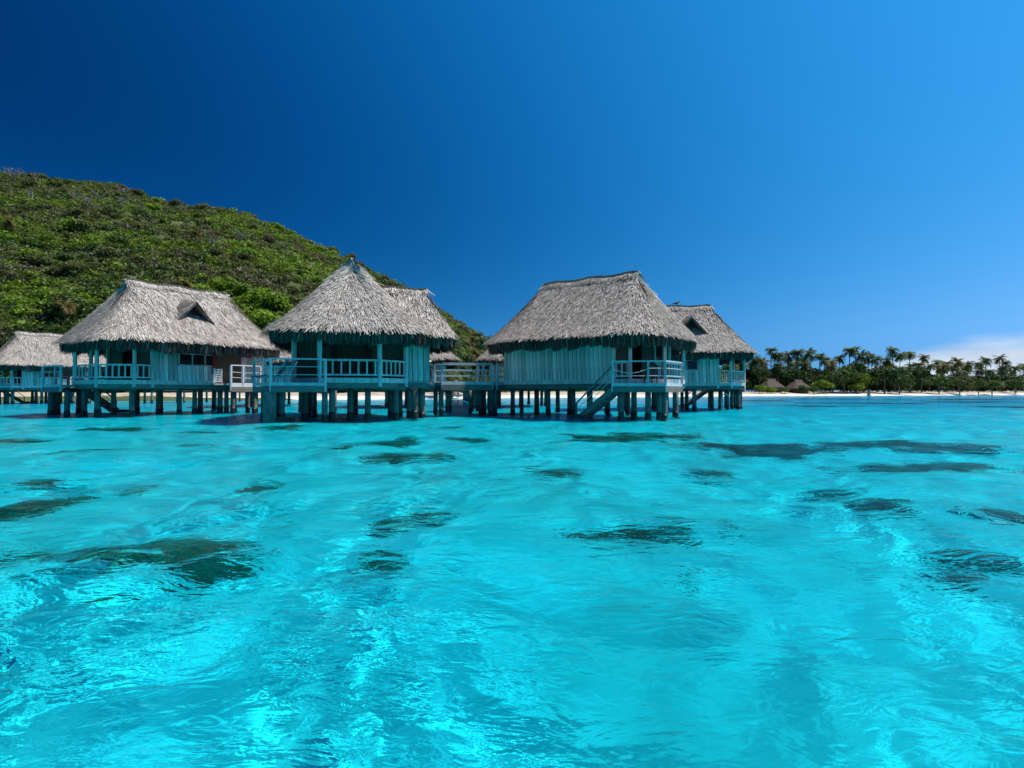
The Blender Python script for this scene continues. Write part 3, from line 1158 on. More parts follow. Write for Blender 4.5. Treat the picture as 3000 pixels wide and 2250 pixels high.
p = world_of(bC, 5.3, -3.5)
lounger('black sling lounger with raised back on the terrace below the pointed roof', (p[0], p[1], 1.862), R(20), False)
p = world_of(bC, 4.6, -4.05)
lounger('lounger draped with a pale towel beside the black sling lounger', (p[0], p[1], 1.862), R(35), True)


def chair(label, loc, rz):
    r_ = empty('terrace_chair', loc, rz)
    tag(r_, label, 'chair')
    for x in (-.24, .24):
        for y in (-.24, .24):
            stick('leg', r_, x, y, 0, .42, .05, M['dark'])
    MB().box(-.29, .29, -.29, .29, .42, .48).build('seat', M['dark'], r_)
    bk = MB()
    n = 9
    outer = [(.29 * math.cos(math.pi * k / n), .48 + .40 + .28 * math.sin(math.pi * k / n)) for k in range(n + 1)]
    poly = [(.29, .48)] + outer + [(-.29, .48)]
    m_ = len(poly)
    bk.add([(x, .24, z) for x, z in poly] + [(x, .30, z) for x, z in poly], [tuple(range(m_)), tuple(reversed(range(m_, 2 * m_)))] + [(i, m_ + i, m_ + (i + 1) % m_, (i + 1) % m_) for i in range(m_)])
    bk.build('backrest', M['dark'], r_)
    return r_


p = world_of(bD, 5.4, -2.9)
chair('dark round-backed chair on the terrace at the head of the stair', (p[0], p[1], 1.862), R(200))


def person(label, loc, rz):
    r_ = empty('person', loc, rz)
    tag(r_, label, 'person')
    J = [((0, 0, .95), .135), ((0, 0, 1.18), .125), ((0, 0, 1.40), .145), ((0, .01, 1.50), .06), ((0, .0, 1.60), .085), ((0, -.005, 1.72), .085),
         ((.19, 0, 1.41), .062), ((.24, .02, 1.13), .048), ((.22, -.12, .92), .036), ((-.19, 0, 1.41), .062), ((-.24, .02, 1.13), .048), ((-.22, -.1, .92), .036),
         ((.09, 0, .86), .095), ((.10, -.01, .48), .066), ((.10, .02, .07), .045), ((.11, -.14, .03), .035), ((-.09, 0, .86), .095), ((-.10, .0, .48), .066), ((-.10, .03, .07), .045), ((-.11, -.13, .03), .035)]
    E_ = [(0, 1), (1, 2), (2, 3), (3, 4), (4, 5), (2, 6), (6, 7), (7, 8), (2, 9), (9, 10), (10, 11), (0, 12), (12, 13), (13, 14), (14, 15), (0, 16), (16, 17), (17, 18), (18, 19)]
    me = bpy.data.meshes.new('body')
    me.from_pydata([j[0] for j in J], E_, [])
    o = link('body', me, r_)
    sk = o.modifiers.new('skin', 'SKIN')
    for i, j in enumerate(J):
        me.skin_vertices[0].data[i].radius = (j[1], j[1])
    me.skin_vertices[0].data[0].use_root = True
    o.modifiers.new('sub', 'SUBSURF').levels = 1
    o.modifiers['sub'].render_levels = 1
    m, N, L, b = new_mat('clothed_body')
    tc = N.new('ShaderNodeTexCoord')
    sp = N.new('ShaderNodeSeparateXYZ')
    L.new(tc.outputs['Object'], sp.inputs[0])
    rr = ramp(N, [(0.0, (.35, .20, .13)), (0.07, (.35, .20, .13)), (0.075, (.02, .02, .035)), (0.80, (.03, .025, .045)), (0.81, (.40, .23, .15)), (1.0, (.40, .23, .15))])
    rr.color_ramp.interpolation = 'CONSTANT'
    dv = N.new('ShaderNodeMath')
    dv.operation = 'DIVIDE'
    dv.inputs[1].default_value = 1.85
    L.new(sp.outputs['Z'], dv.inputs[0])
    L.new(dv.outputs[0], rr.inputs[0])
    L.new(rr.outputs[0], b.inputs['Base Color'])
    me.materials.append(m)
    MB().tube([(0, 0, 1.725), (0, 0, 1.74), (0, 0, 1.75), (0, 0, 1.83), (0, 0, 1.86)], [.17, .17, .105, .10, .06], 12).build('hat', M['cloth'], r_, smooth=True)
    return r_


person('person in dark clothes and pale hat standing beside the pointed-roof bungalow', (-6.45, 45.5, 2.045), R(10))
walkway('short landing of the walkway beside the pointed-roof bungalow, a person standing on it', [(-7.3, 45.5), (-2.6, 45.2)], rails=(0, 0))


def bird(label, loc, rz):
    r_ = empty('bird', loc, rz)
    tag(r_, label, 'bird')
    MB().tube([(-.42, 0, .16), (-.22, 0, .17), (-.06, 0, .19), (.10, 0, .22), (.17, 0, .27), (.22, 0, .34), (.29, 0, .35), (.36, 0, .335)], [.015, .05, .095, .085, .05, .055, .035, .008], 8).build('body', M['dark'], r_, smooth=True)
    for s in (-1, 1):
        MB().add([(.06, s * .085, .24), (-.08, s * .11, .22), (-.36, s * .05, .16), (-.1, s * .09, .15)], [(0, 1, 2, 3), (3, 2, 1, 0)]).build('wing', M['dark'], r_)
        MB().tube([(.0, s * .035, .12), (.01, s * .035, .0)], .012, 5).build('leg', M['dark'], r_)
    return r_


p = world_of(bD2, 0.55, 0)
bird('small dark bird perched on the ridge of the rearmost right roof', (p[0], p[1], 8.82), R(10))

# ------------------------------------------------------------------ coral heads
CORAL = [(-7.27, 8.74, 0.55, 0.95, 'L'), (-5.33, 6.42, 0.34, 0.22, 'S'), (-4.03, 6.68, 0.82, 0.55, 'L'), (-8.79, 10.88, 0.52, 0.5, 'F'), (-6.84, 10.50, 0.30, 0.36, 'F'), (-4.57, 10.69, 0.43, 0.45, 'S'),
         (-1.66, 8.36, 0.58, 0.40, 'S'), (-1.54, 6.76, 0.42, 0.28, 'F'), (-3.72, 18.82, 1.04, 1.3, 'S'), (-1.51, 19.96, 0.70, 1.2, 'S'), (-4.93, 16.80, 0.34, 0.6, 'S'), (-2.68, 14.82, 1.0, 0.8, 'F'),
         (-2.83, 25.49, 0.60, 1.3, 'S'), (3.87, 20.44, 2.05, 2.2, 'L'), (7.16, 16.53, 2.36, 1.5, 'L'), (11.25, 17.09, 2.51, 1.6, 'L'), (9.34, 12.79, 1.51, 1.1, 'L'), (5.65, 10.14, 0.64, 0.38, 'S'),
         (5.72, 8.90, 0.48, 0.50, 'S'), (1.82, 7.85, 1.10, 0.30, 'S'), (6.81, 8.18, 0.39, 0.4, 'S'), (5.16, 6.37, 0.42, 0.22, 'S'), (4.57, 5.85, 0.21, 0.18, 'S'), (4.30, 12.41, 0.54, 0.45, 'F'),
         (0.96, 12.59, 0.77, 0.45, 'F'), (1.87, 6.35, 0.16, 0.11, 'F'), (-11.44, 15.63, 0.94, 0.7, 'F'), (-15.73, 18.65, 0.64, 0.9, 'S'), (-9.59, 17.42, 0.75, 0.7, 'F'), (-16.93, 24.11, 1.39, 1.3, 'S'),
         (-12.01, 22.77, 0.92, 1.0, 'S'), (-9.95, 25.40, 1.03, 1.3, 'F')]
CORAL_LABEL = {0: 'large dark coral mound under the water at the left edge', 1: 'low dark coral patch at left, in front of the large coral mound', 2: 'broad brown coral mound under the water in the left foreground',
               6: 'dark coral patch under the water in front of the pointed-roof bungalow', 13: 'dark coral bed under the water in front of the stair bungalow',
               14: 'long dark blue coral bed at right, its left half', 15: 'long dark blue coral bed at right, its right half', 16: 'brown coral bed at right, just in front of the long dark blue one',
               18: 'rounded greenish coral head at right below the long coral beds', 19: 'wide dark coral band under the water right of the picture centre', 22: 'small sharp dark coral head near the right edge',
               21: 'flat dark coral patch behind the small sharp coral head', 20: 'coral patch cut by the right edge of the picture'}


def coral_mat(name, stops):
    m, N, L, b = new_mat(name)
    b.inputs['Roughness'].default_value = 1.0
    b.inputs['Specular IOR Level'].default_value = 0.1
    tc = N.new('ShaderNodeTexCoord')
    nz = N.new('ShaderNodeTexNoise')
    nz.inputs['Scale'].default_value = 3.2
    nz.inputs['Detail'].default_value = 7
    nz.inputs['Roughness'].default_value = 0.66
    L.new(tc.outputs['Object'], nz.inputs['Vector'])
    r_ = ramp(N, stops)
    L.new(nz.outputs['Fac'], r_.inputs[0])
    L.new(r_.outputs[0], b.inputs['Base Color'])
    return m


M['coral'] = coral_mat('coral_rock', [(0.30, (0.045, 0.042, 0.028)), (0.48, (0.11, 0.10, 0.062)), (0.60, (0.20, 0.165, 0.10)), (0.74, (0.42, 0.37, 0.28))])
M['coral_brown'] = coral_mat('coral_brown', [(0.30, (0.06, 0.05, 0.03)), (0.46, (0.20, 0.14, 0.08)), (0.62, (0.34, 0.23, 0.13)), (0.76, (0.50, 0.42, 0.30))])


def coral(i, x, y, rx, ry, kind):
    """a bed of coral lumps: the hollows between them sink below the sand"""
    r_ = np.random.default_rng(100 + i)
    n, m = 84, 26
    ph2, s2 = np.meshgrid(np.linspace(0, 2 * math.pi, n, endpoint=False), np.linspace(0, 1.25, m), indexing='ij')
    lob = 1 + 0.22 * np.sin(2 * ph2 + r_.uniform(0, 6)) + 0.16 * np.sin(3 * ph2 + r_.uniform(0, 6)) + 0.12 * np.sin(5 * ph2 + r_.uniform(0, 6))
    hgt = {'L': 0.60, 'S': 0.42, 'F': 0.20}[kind] * min(1.0, 0.45 + max(rx, ry) * .6)
    vx = rx * lob * s2 * np.cos(ph2)
    vy = ry * lob * s2 * np.sin(ph2)
    sc_ = max(0.55, 0.9 * min(rx, ry))
    lump = fbm(vx + x, vy + y, 300 + i, sc_, 4)
    big = fbm(vx, vy, 500 + i, sc_ * 2.6, 2)
    vz = hgt * (0.85 - 0.95 * s2 ** 1.6 + 0.75 * lump + 0.40 * big)
    vz = np.where(vz > 0, hgt * 1.05 * np.tanh(vz / hgt), vz)
    vz[:, -1] = -0.3
    zb = float(ground_z(np.array([x]), np.array([y]))[0])
    vz = vz + ground_z(vx + x, vy + y) - zb
    idx = np.arange(n * m).reshape(n, m)
    f = np.stack([idx[:, :-1], idx[:, 1:], np.roll(idx, -1, 0)[:, 1:], np.roll(idx, -1, 0)[:, :-1]], -1).reshape(-1, 4)
    me = np_mesh('coral_head', np.stack([vx, vy, vz], -1).reshape(-1, 3), f, [M['coral_brown' if i in (2, 16) else 'coral']], True)
    o = link('coral_head', me, None, (x, y, zb))
    o.cycles.is_caustics_receiver = True
    if i in CORAL_LABEL:
        tag(o, CORAL_LABEL[i], 'coral', 'coral heads on the lagoon floor')
    elif i >= 60:
        o.name = 'seagrass_bed'
        tag(o, 'dark seagrass bed in the water off the palm beach', 'seagrass', 'seagrass beds')
    elif x < -3:
        tag(o, 'small dark coral patch in the water in front of the left bungalows', 'coral', 'small coral patches left')
    else:
        tag(o, 'small faint coral patch in the water in the middle or right', 'coral', 'small coral patches right')


for i, cdat in enumerate(CORAL):
    coral(i, *cdat)
for i, (x, y, rx, ry) in enumerate([(31.0, 62.0, 5.5, 3.0), (46.0, 76.0, 7.0, 4.5), (66.0, 84.0, 8.0, 5.0), (40.0, 96.0, 7.0, 5.0), (88.0, 108.0, 12.0, 7.0), (64.0, 116.0, 9.0, 7.0), (50.0, 57.0, 4.5, 2.6), (112.0, 134.0, 13.0, 8.0)]):
    coral(60 + i, x, y, rx, ry, 'F')


# ------------------------------------------------------------------ vegetation
def leaf_quads(r_, P, Nrm, size):
    """diamond leaves at P, roughly facing Nrm"""
    n = len(P)
    nr = Nrm + r_.normal(0, 0.55, (n, 3))
    nr /= np.linalg.norm(nr, axis=1, keepdims=True) + 1e-9
    t = np.cross(nr, r_.normal(0, 1, (n, 3)))
    t /= np.linalg.norm(t, axis=1, keepdims=True) + 1e-9
    b = np.cross(nr, t)
    s = size * r_.uniform(0.6, 1.4, (n, 1))
    V = np.stack([P - t * s, P + b * s * .55, P + t * s, P - b * s * .55], 1).reshape(-1, 3)
    return V, np.arange(4 * n).reshape(-1, 4)


def crown_points(r_, n, lobes, squash=0.75):
    """points and normals on the outer part of a cluster of lobes (unit crown)"""
    cs = []
    for k in range(lobes):
        v = r_.normal(0, 1, 3)
        v /= np.linalg.norm(v)
        v[2] = abs(v[2]) * 0.8 - 0.15
        cs.append((v * r_.uniform(.30, .62), r_.uniform(.32, .52)))
    P, Nn = [], []
    for k in range(n):
        c, rad = cs[r_.integers(lobes)]
        v = r_.normal(0, 1, 3)
        v /= np.linalg.norm(v)
        if v[2] < -.3 and r_.random() < .6:
            v[2] = -v[2]
        P.append(c + v * rad * r_.uniform(.75, 1.05))
        Nn.append(v)
    P, Nn = np.array(P), np.array(Nn)
    P[:, 2] *= squash
    return P, Nn


def ico(r_, sub=1):
    t = (1 + 5 ** .5) / 2
    v = [(-1, t, 0), (1, t, 0), (-1, -t, 0), (1, -t, 0), (0, -1, t), (0, 1, t), (0, -1, -t), (0, 1, -t), (t, 0, -1), (t, 0, 1), (-t, 0, -1), (-t, 0, 1)]
    f = [(0, 11, 5), (0, 5, 1), (0, 1, 7), (0, 7, 10), (0, 10, 11), (1, 5, 9), (5, 11, 4), (11, 10, 2), (10, 7, 6), (7, 1, 8), (3, 9, 4), (3, 4, 2), (3, 2, 6), (3, 6, 8), (3, 8, 9), (4, 9, 5), (2, 4, 11), (6, 2, 10), (8, 6, 7), (9, 8, 1)]
    v = np.array(v, float)
    v /= np.linalg.norm(v[0])
    return v, np.array(f)


def make_crown(name, seed, mat, n=1100, lobes=9, squash=.75, leaf=.085):
    r_ = np.random.default_rng(seed)
    P, Nn = crown_points(r_, n, lobes, squash)
    V, F = leaf_quads(r_, P, Nn, leaf)
    return np_mesh(name, V, F, [mat])


CROWNS = {}
for k_ in LEAF:
    CROWNS[k_] = [make_crown('crown', 200 + 10 * i + hash(k_) % 1 + j, M['leaf_' + k_], squash=(.62, .78, .9)[j]) for i, j in enumerate(range(3))]


def trunk_mesh(seed, pale=False, bare=False):
    r_ = random.Random(seed)
    mb = MB()
    pts = [(0, 0, -.6), (r_.uniform(-.03, .03), 0, .3), (r_.uniform(-.08, .08), r_.uniform(-.08, .08), .65), (r_.uniform(-.1, .1), 0, 1.0)]
    mb.tube(pts, [.055, .045, .035, .02], 6)
    for k in range(11 if bare else 5):
        z = r_.uniform(.35, .85)
        a = r_.uniform(0, 6.28)
        l_ = r_.uniform(.35, .75) if bare else r_.uniform(.25, .45)
        p0 = Vector((0, 0, z))
        p1 = p0 + Vector((math.cos(a) * l_ * .5, math.sin(a) * l_ * .5, l_ * .45))
        p2 = p1 + Vector((math.cos(a + .5) * l_ * .4, math.sin(a + .5) * l_ * .4, l_ * .35))
        mb.tube([p0, p1, p2], [.022, .014, .006], 4)
        if bare:
            for q in range(3):
                a2 = a + r_.uniform(-1.2, 1.2)
                mb.tube([p1, p1 + Vector((math.cos(a2) * l_ * .4, math.sin(a2) * l_ * .4, l_ * r_.uniform(.2, .5)))], [.011, .004], 4)
    return mb.mesh('trunk', M['pale_trunk' if pale else 'trunk'])


TRUNKS = [trunk_mesh(i) for i in range(3)]
BARE = [trunk_mesh(10 + i, True, True) for i in range(3)]


def tree(label, x, y, z, r_crown, height, kind, group=None, name='tree', squash=1.0, cat='tree'):
    """z is the ground; the crown's centre sits at height - 0.6 r"""
    t = empty(name, (x, y, z), random.uniform(0, 6.28))
    tag(t, label, cat, group)
    zc = max(height - r_crown * .6, r_crown * .25)
    o = link('crown', random.choice(CROWNS[kind]), t, (0, 0, zc), (0, 0, 0), (r_crown * 1.25, r_crown * 1.25, r_crown * 1.25 * squash))
    link('trunk', random.choice(TRUNKS), t, (0, 0, 0), (0, 0, 0), (r_crown * 1.2, r_crown * 1.2, max(zc, .5)))
    return t


def palm_crown_mesh(seed, mat, n=34):
    r_ = random.Random(seed)
    V, F = [], []
    for k in range(n):
        az = 2 * math.pi * k / n * 3.0 + r_.uniform(-.3, .3)
        el = r_.uniform(-.55, 1.2) if k > 5 else r_.uniform(.9, 1.4)
        ln = r_.uniform(2.5, 3.3)
        d = Vector((math.cos(az) * math.cos(el), math.sin(az) * math.cos(el), math.sin(el)))
        p = Vector((0, 0, 0))
        seg = 9
        pts = [p.copy()]
        for s in range(seg):
            d = (d + Vector((0, 0, -.11 - .025 * s))).normalized()
            p = p + d * ln / seg
            pts.append(p.copy())
        for s in range(seg):
            a, b = pts[s], pts[s + 1]
            dd = (b - a).normalized()
            sd = dd.cross(Vector((0, 0, 1)))
            sd = sd.normalized() if sd.length > 1e-3 else Vector((1, 0, 0))
            wl = .95 * math.sin(math.pi * (s + 1.2) / (seg + 2)) ** .7
            for q in (-1, 1):
                tip = b + sd * q * wl * r_.uniform(.75, 1.1) + Vector((0, 0, -.42 * wl)) + dd * .22
                n0 = len(V)
                V += [a, b, tip]
                F.append((n0, n0 + 1, n0 + 2) if q > 0 else (n0 + 1, n0, n0 + 2))
    return np_mesh('crown', [tuple(v) for v in V], F, [mat])


PALMS = [palm_crown_mesh(30 + i, M['frond']) for i in range(4)]
PALMS_W = [palm_crown_mesh(50 + i, M['frond_warm'], 32) for i in range(2)]
_pt = []
for i in range(4):
    r_ = random.Random(70 + i)
    bx, by = r_.uniform(-.09, .09), r_.uniform(-.05, .05)
    _pt.append(MB().tube([(bx * 1.2, by, -.06), (bx * .75, by * .7, .25), (bx * .35, by * .3, .5), (bx * .1, 0, .75), (0, 0, 1.0)], [.021, .014, .012, .0105, .009], 7).mesh('trunk', M['trunk'], True))


def palm(label, x, y, z0, top, group, warm=False, s=1.0):
    t = empty('palm_tree', (x, y, z0), random.uniform(0, 6.28))
    tag(t, label, 'palm', group)
    h = top - z0
    link('trunk', random.choice(_pt), t, (0, 0, 0), (0, 0, 0), (h if h > 6 else 6, h if h > 6 else 6, h))
    link('crown', random.choice(PALMS_W if warm else PALMS), t, (0, 0, h), (0, 0, random.uniform(0, 6)), (s, s, s))
    return t


def gz(x, y):
    g = float(ground_z(np.array([x]), np.array([y]))[0])
    if -1.3 * y < x < .3 * y:
        g = max(g, float(hill_z(np.array([x]), np.array([y]))[0]))
    return g


RIGHT_PALMS = [(94.6, 211.6, 16.7), (96.3, 210.3, 15.0), (103.2, 217.2, 15.5), (105.7, 214.5, 15.9), (110.3, 214.9, 15.9), (118.2, 222.6, 15.7), (132.8, 235.1, 15.5), (136.6, 234.7, 18.2), (139.1, 235.0, 19.0),
               (136.4, 226.3, 15.9), (143.3, 233.1, 15.9), (143.9, 229.5, 14.6), (151.3, 230.5, 18.2), (154.3, 230.5, 16.2), (160.5, 234.1, 17.1), (177.2, 249.3, 16.3), (172.8, 246.6, 12.9), (182.9, 249.3, 14.4),
               (188.4, 250.9, 13.7), (185.7, 241.6, 14.3), (192.9, 245.4, 13.4), (203.1, 252.7, 13.8), (209.0, 255.9, 15.6), (218.9, 260.4, 16.7), (223.0, 261.9, 14.5), (216.2, 249.2, 11.7), (229.1, 259.8, 13.5),
               (93.2, 217.7, 13.5), (89.5, 213.8, 13.5), (170.3, 236.6, 12.2), (207.7, 252.0, 10.4), (120.5, 218.9, 12.3), (115.3, 229.5, 14.4), (125.1, 231.8, 14.5), (152.8, 236.3, 14.8), (178.9, 241.0, 11.9), (193.1, 253.8, 12.4)]
PL = {8: 'tallest coconut palm of the shore grove, in the middle clump', 12: 'tall slim coconut palm, first of three rising right of the middle clump', 14: 'tall coconut palm, last of three rising right of the middle clump',
      15: 'coconut palm standing alone with sky on both sides, right of the three tall palms', 23: 'tall coconut palm near the right end of the grove', 26: 'coconut palm cut by the right edge of the picture',
      0: 'tall coconut palm closest to the rearmost right bungalow'}
for i, (x, y, h) in enumerate(RIGHT_PALMS):
    lab = PL.get(i)
    if lab is None:
        lab = 'coconut palm of the shore grove behind the beach huts' if x < 128 else 'coconut palm in the middle of the shore grove' if x < 165 else 'coconut palm in the thin right part of the shore grove'
    g = 'coconut palms above the beach huts' if x < 128 else 'coconut palms mid grove' if x < 165 else 'coconut palms right grove'
    palm(lab, x, y, gz(x, y), h - .6, g, warm=(i % 4 == 3 and i > 14), s=random.uniform(0.9, 1.15))
for x, y, h in [(-10.8, 118.0, 11.3), (-9.2, 125.0, 12.3), (-7.8, 130.0, 13.8), (-6.5, 122.0, 12.0), (-5.6, 126.0, 11.6), (-11.0, 114.0, 9.0), (-7.1, 116.0, 8.7), (-4.8, 135.0, 11.5)]:
    palm('coconut palm at the hill foot between the middle bungalows', x, y, gz(x, y), h, 'palms at the foot of the hill', warm=(x in (-9.2, -7.1)), s=random.uniform(.7, .95))
for lab, x, y, h in [('lone palm high on the hillside at the left edge', -165.4, 190, 45.3), ('palm at the foot of the hill right of the left bungalow roof', -84.3, 150, 20.6), ('yellowish palm above the far left bungalow roof', -100.2, 130, 15.8),
                     ('palm halfway up the hill above the left bungalow ridge', -125.8, 230, 49.8)]:
    palm(lab, x, y, gz(x, y), max(h, gz(x, y) + 5), 'palms on the hill', warm=True, s=.9)

RIGHT_TREES = [(123.3, 215.4, 6.5, 4.7, 'mid', 'tall spreading green tree in the middle of the shore grove'), (130.3, 220.1, 9.3, 4.3, 'dark', 'highest broadleaf tree of the shore grove, dark green'),
               (133.7, 220.9, 5.2, 3.9, 'lime', 'bright green rounded tree at the end of the wider beach'), (127.5, 214.2, 2.8, 2.8, 'lime', 'low bright green bush on the beach below the spreading tree'),
               (111.6, 208.3, 3.7, 3.2, 'lime', 'bright green round tree right of the second beach hut'), (102.6, 204.8, 2.3, 2.2, 'mid', 'green bush in front of the second beach hut'),
               (141.2, 219.9, 7.1, 4.8, 'dark', None), (146.3, 219.3, 4.7, 3.8, 'dark', None), (166.8, 226.6, 5.3, 3.5, 'mid', None), (161.6, 229.1, 7.9, 3.5, 'dark', None), (184.6, 229.7, 4.1, 3.0, 'olive', None),
               (191.8, 231.8, 4.1, 3.5, 'mid', None), (208.8, 240.9, 4.2, 3.2, 'mid', None), (176.8, 229.3, 4.9, 3.5, 'olive', None), (117.9, 213.3, 5.6, 3.3, 'dark', None), (87.6, 205.5, 7.6, 3.1, 'dark', None),
               (96.5, 210.5, 7.6, 3.1, 'dark', None), (156.6, 229.1, 5.9, 4.0, 'dark', None)]
for x, y, zc, rr, kd, lab in RIGHT_TREES:
    z0 = gz(x, y)
    tree(lab or 'dark broadleaf tree in the undergrowth of the shore grove', x, y, z0, rr, max(zc - z0, .5) + rr * .6, kd, 'broadleaf trees of the shore grove' if lab else 'dark trees of the shore grove')

# beach huts
for k, (x, y, lab) in enumerate([(92.0, 206.0, 'brown thatched beach hut on the sand, the left of two'), (102.6, 208.0, 'brown thatched beach hut half behind a bush, the right of two')]):
    z0 = gz(x, y)
    h = empty('beach_hut', (x, y, z0), R(12 + 8 * k))
    tag(h, lab, 'hut', 'beach huts')
    roof_parts(h, 'hut', a=4.0, b=3.0, ridge=1.6, ze=1.75, zr=4.55, low=1.35, n=5200, nf=1800, ridge_board=False, mat='thatch_hut')
    for a_, b_ in (((-2.7, -2), (2.7, -2)), ((2.7, -2), (2.7, 2)), ((2.7, 2), (-2.7, 2)), ((-2.7, 2), (-2.7, -2))):
        plank_wall(h, a_, b_, -.3, 2.2, M['brown'], wp=.6)
for x, y, rr, kd, lab in [(89.0, 199.0, 1.7, 'lime', 'low yellow-green bush in front of the left beach hut'), (94.2, 200.5, 1.5, 'mid', 'small green bush between the two beach huts'),
                          (84.5, 198.0, 2.0, 'lime', 'bright bush on the sand left of the beach huts'), (105.5, 203.0, 1.8, 'mid', 'green bush right of the right beach hut')]:
    tree(lab, x, y, gz(x, y), rr, rr * 1.3, kd, 'bushes by the beach huts', name='beach_bush', cat='bush')
mk = empty('beach_marker', (126.3, 205.5, gz(126.3, 205.5)))
tag(mk, 'small grey stone marker at the end of the wider beach', 'marker')
MB().box(-.5, .5, -.45, .45, -.4, .35).build('base', M['concrete'], mk)
MB().box(-.32, .32, -.28, .28, .352, 2.3).build('shaft', M['concrete'], mk)


# hillside scrub: the biggest as single things, the rest as one mass
def bush_tint(x, y, t, r_):
    px = x / y
    u = r_.random()
    patch = float(fbm(np.array([x]), np.array([y]), 77, 70.0, 3)[0])
    if patch > .22 and u < .55:
        return 'dry' if u < .20 else 'olive'
    if patch < -.26 and u < .40:
        return 'lime'
    if px > -.52 and px < -.30 and t > .35 and u < .62:
        k = 'lime'
    elif px > -.52 and px < -.40 and t < .18 and u < .75:
        k = 'lime'
    elif t > .80 and u < .45:
        k = 'olive'
    elif u < .26:
        k = 'dark'
    elif u < .68:
        k = 'mid'
    elif u < .86:
        k = 'olive'
    elif u < .90:
        k = 'dry'
    else:
        k = 'lime'
    return k


def hill_spots(n, seed):
    r_ = np.random.default_rng(seed)
    out = []
    while len(out) < n:
        a = r_.uniform(-1.02, -.01)
        t = r_.random() ** 1.15
        zr = np.interp(a, RA, RZ)
        if zr < 12 and r_.random() < .3:
            continue
        yr_, yf = np.interp(a, RA, RY), np.interp(a, SHORE_A, SHORE_Y) + 17
        y = yf + t * (yr_ - yf)
        out.append((a * y, y, t))
    return out, r_


spots, r_ = hill_spots(190, 5)
def hill_zone(x, y, t):
    a = x / y
    h = 'low on the hill' if t < .3 else 'halfway up the hill' if t < .66 else 'near the hilltop'
    w = 'at the left edge' if a < -.80 else 'above the far left roof' if a < -.68 else 'above the roof-vent bungalow' if a < -.47 else 'left of the pointed roof' if a < -.32 else 'behind the pointed roof' if a < -.17 else 'by the foothill palms'
    return h + ' ' + w


names = {'dark': 'dark green tree', 'mid': 'green rounded tree', 'olive': 'olive green shrub', 'lime': 'bright yellow-green tree', 'dry': 'dry greyish brown shrub'}
for x, y, t in spots:
    kd = bush_tint(x, y, t, r_)
    rc = r_.uniform(1.9, 3.4) * (0.75 + y / 700) * (1.45 if t < .25 else 1.0)
    z0 = gz(x, y)
    tree(names[kd] + ' ' + hill_zone(x, y, t), x, y, z0 - .3, rc, rc * r_.uniform(1.1, 1.5), kd, 'hillside ' + kd + ' trees', name='hillside_tree', squash=r_.uniform(.8, 1.1))
for k in range(14):
    a, t = r_.uniform(-.95, -.35), r_.uniform(.45, .98)
    yr_, yf = np.interp(a, RA, RY), np.interp(a, SHORE_A, SHORE_Y) + 17
    y = yf + t * (yr_ - yf)
    b_ = empty('bare_tree', (a * y, y, gz(a * y, y) - .2), r_.uniform(0, 6))
    tag(b_, 'leafless pale-trunked tree on the upper hillside', 'tree', 'bare trees on the hill')
    link('branches', random.choice(BARE), b_, (0, 0, 0), (0, 0, 0), (5.5, 5.5, 5.5))


def mass(name, label, spots, seed, leaf=.34, per=150, rad=(2.0, 3.8), kindf=None, ground=None):
    r_ = np.random.default_rng(seed)
    protos = [crown_points(np.random.default_rng(900 + i), 600, 7, .72) for i in range(5)]
    Vs, Fs, Cs = [], [], []
    base = 0
    iv, if_ = ico(r_)
    for (x, y, t) in spots:
        P, Nn = protos[r_.integers(5)]
        sel = r_.integers(0, 600, per)
        rc = r_.uniform(*rad)
        z = ground(x, y)
        hh = r_.uniform(.75, 1.15)
        ang = r_.uniform(0, 6.28)
        c, s = math.cos(ang), math.sin(ang)
        Q = P[sel].copy() * 1.25
        Q = np.stack([Q[:, 0] * c - Q[:, 1] * s, Q[:, 0] * s + Q[:, 1] * c, Q[:, 2] * hh + .35], 1) * rc + np.array([x, y, z])
        N2 = Nn[sel]
        N2 = np.stack([N2[:, 0] * c - N2[:, 1] * s, N2[:, 0] * s + N2[:, 1] * c, N2[:, 2]], 1)
        V, F = leaf_quads(r_, Q, N2, leaf * rc / 2.6)
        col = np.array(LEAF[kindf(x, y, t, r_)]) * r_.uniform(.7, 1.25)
        Vs.append(V)
        Fs.append(F + base)
        base += len(V)
        Cs.append(np.repeat(col[None, :], len(V), 0))
    V, F, C = np.vstack(Vs), np.vstack(Fs), np.vstack(Cs)
    me = np_mesh(name, V, F, [M['leaf_tint']])
    at = me.color_attributes.new('tint', 'FLOAT_COLOR', 'POINT')
    at.data.foreach_set('color', np.concatenate([C, np.ones((len(C), 1))], 1).astype(np.float32).ravel())
    return tag(link(name, me), label, kind='stuff')


spots, _ = hill_spots(8600, 6)
mass('hillside_scrub', 'mass of low scrub and bushes covering the hillside', spots, 61, per=70, leaf=.47, rad=(1.4, 2.9), kindf=bush_tint, ground=gz)
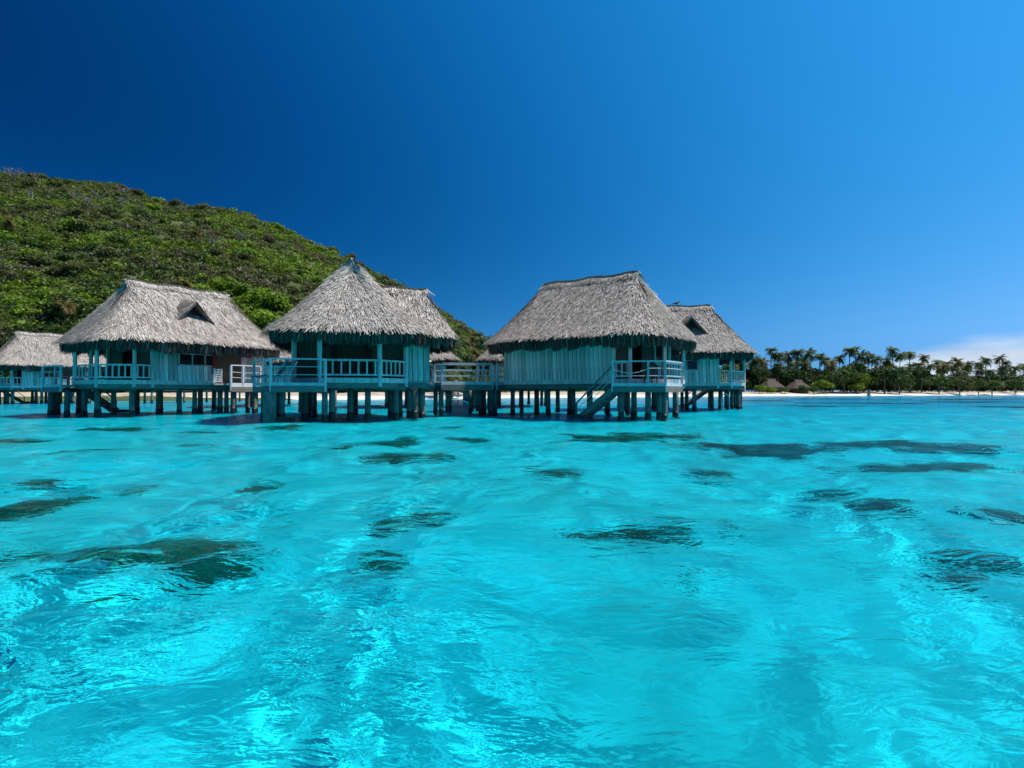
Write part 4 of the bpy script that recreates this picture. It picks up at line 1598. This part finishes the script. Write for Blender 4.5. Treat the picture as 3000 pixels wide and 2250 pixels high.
# undergrowth behind the beach all along the shore
sp = []
r_ = np.random.default_rng(15)
for k in range(620):
    a = r_.uniform(-.98, .98)
    y0 = np.interp(a, SHORE_A, SHORE_Y) + 17
    y = y0 + r_.uniform(1, 26)
    sp.append((a * y, y, r_.random() * .5))
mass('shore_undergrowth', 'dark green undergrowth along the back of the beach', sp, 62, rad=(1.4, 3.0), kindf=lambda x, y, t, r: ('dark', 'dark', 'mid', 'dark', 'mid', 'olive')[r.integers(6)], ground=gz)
sp = []
for k in range(900):
    a = r_.uniform(.26, 1.0)
    y = np.interp(a, SHORE_A, SHORE_Y) + r_.uniform(22, 52)
    sp.append((a * y, y, 0))
_gr = np.random.default_rng(8)
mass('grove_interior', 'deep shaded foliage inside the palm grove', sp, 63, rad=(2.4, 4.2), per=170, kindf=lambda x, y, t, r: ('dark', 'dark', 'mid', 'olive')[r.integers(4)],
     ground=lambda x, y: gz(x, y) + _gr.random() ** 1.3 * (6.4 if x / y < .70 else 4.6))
for k in range(57):
    a = _gr.uniform(.36, .95)
    y = np.interp(a, SHORE_A, SHORE_Y) + _gr.uniform(30, 60)
    z0 = gz(a * y, y)
    palm('shorter palm at the back of the shore grove, ' + ('behind the beach huts' if a < .58 else 'behind the middle' if a < .76 else 'behind the right part'), a * y, y, z0, z0 + _gr.uniform(7.5, 12.0), 'palms at the back of the grove', warm=(k % 5 == 0), s=_gr.uniform(0.85, 1.1))


# ------------------------------------------------------------------ one label for each thing: number look-alikes from left to right
def number_labels():
    words = ['first', 'second', 'third', 'fourth', 'fifth', 'sixth', 'seventh', 'eighth', 'ninth', 'tenth', 'eleventh', 'twelfth', 'thirteenth', 'fourteenth', 'fifteenth',
             'sixteenth', 'seventeenth', 'eighteenth', 'nineteenth', 'twentieth']
    by = {}
    for o in COL.objects:
        if o.parent is None and o.get('category') and o.get('label'):
            by.setdefault(o['label'], []).append(o)
    for lab, os_ in by.items():
        if len(os_) < 2:
            continue
        os_.sort(key=lambda o: o.location.x / max(o.location.y, 1))
        for k, o in enumerate(os_):
            if k < len(words):
                o['label'] = lab + ', ' + words[k] + ' from left'
            else:
                back = len(os_) - 1 - k
                if back < len(words):
                    o['label'] = lab + ', ' + (words[back] + ' from right' if back else 'rightmost')


number_labels()
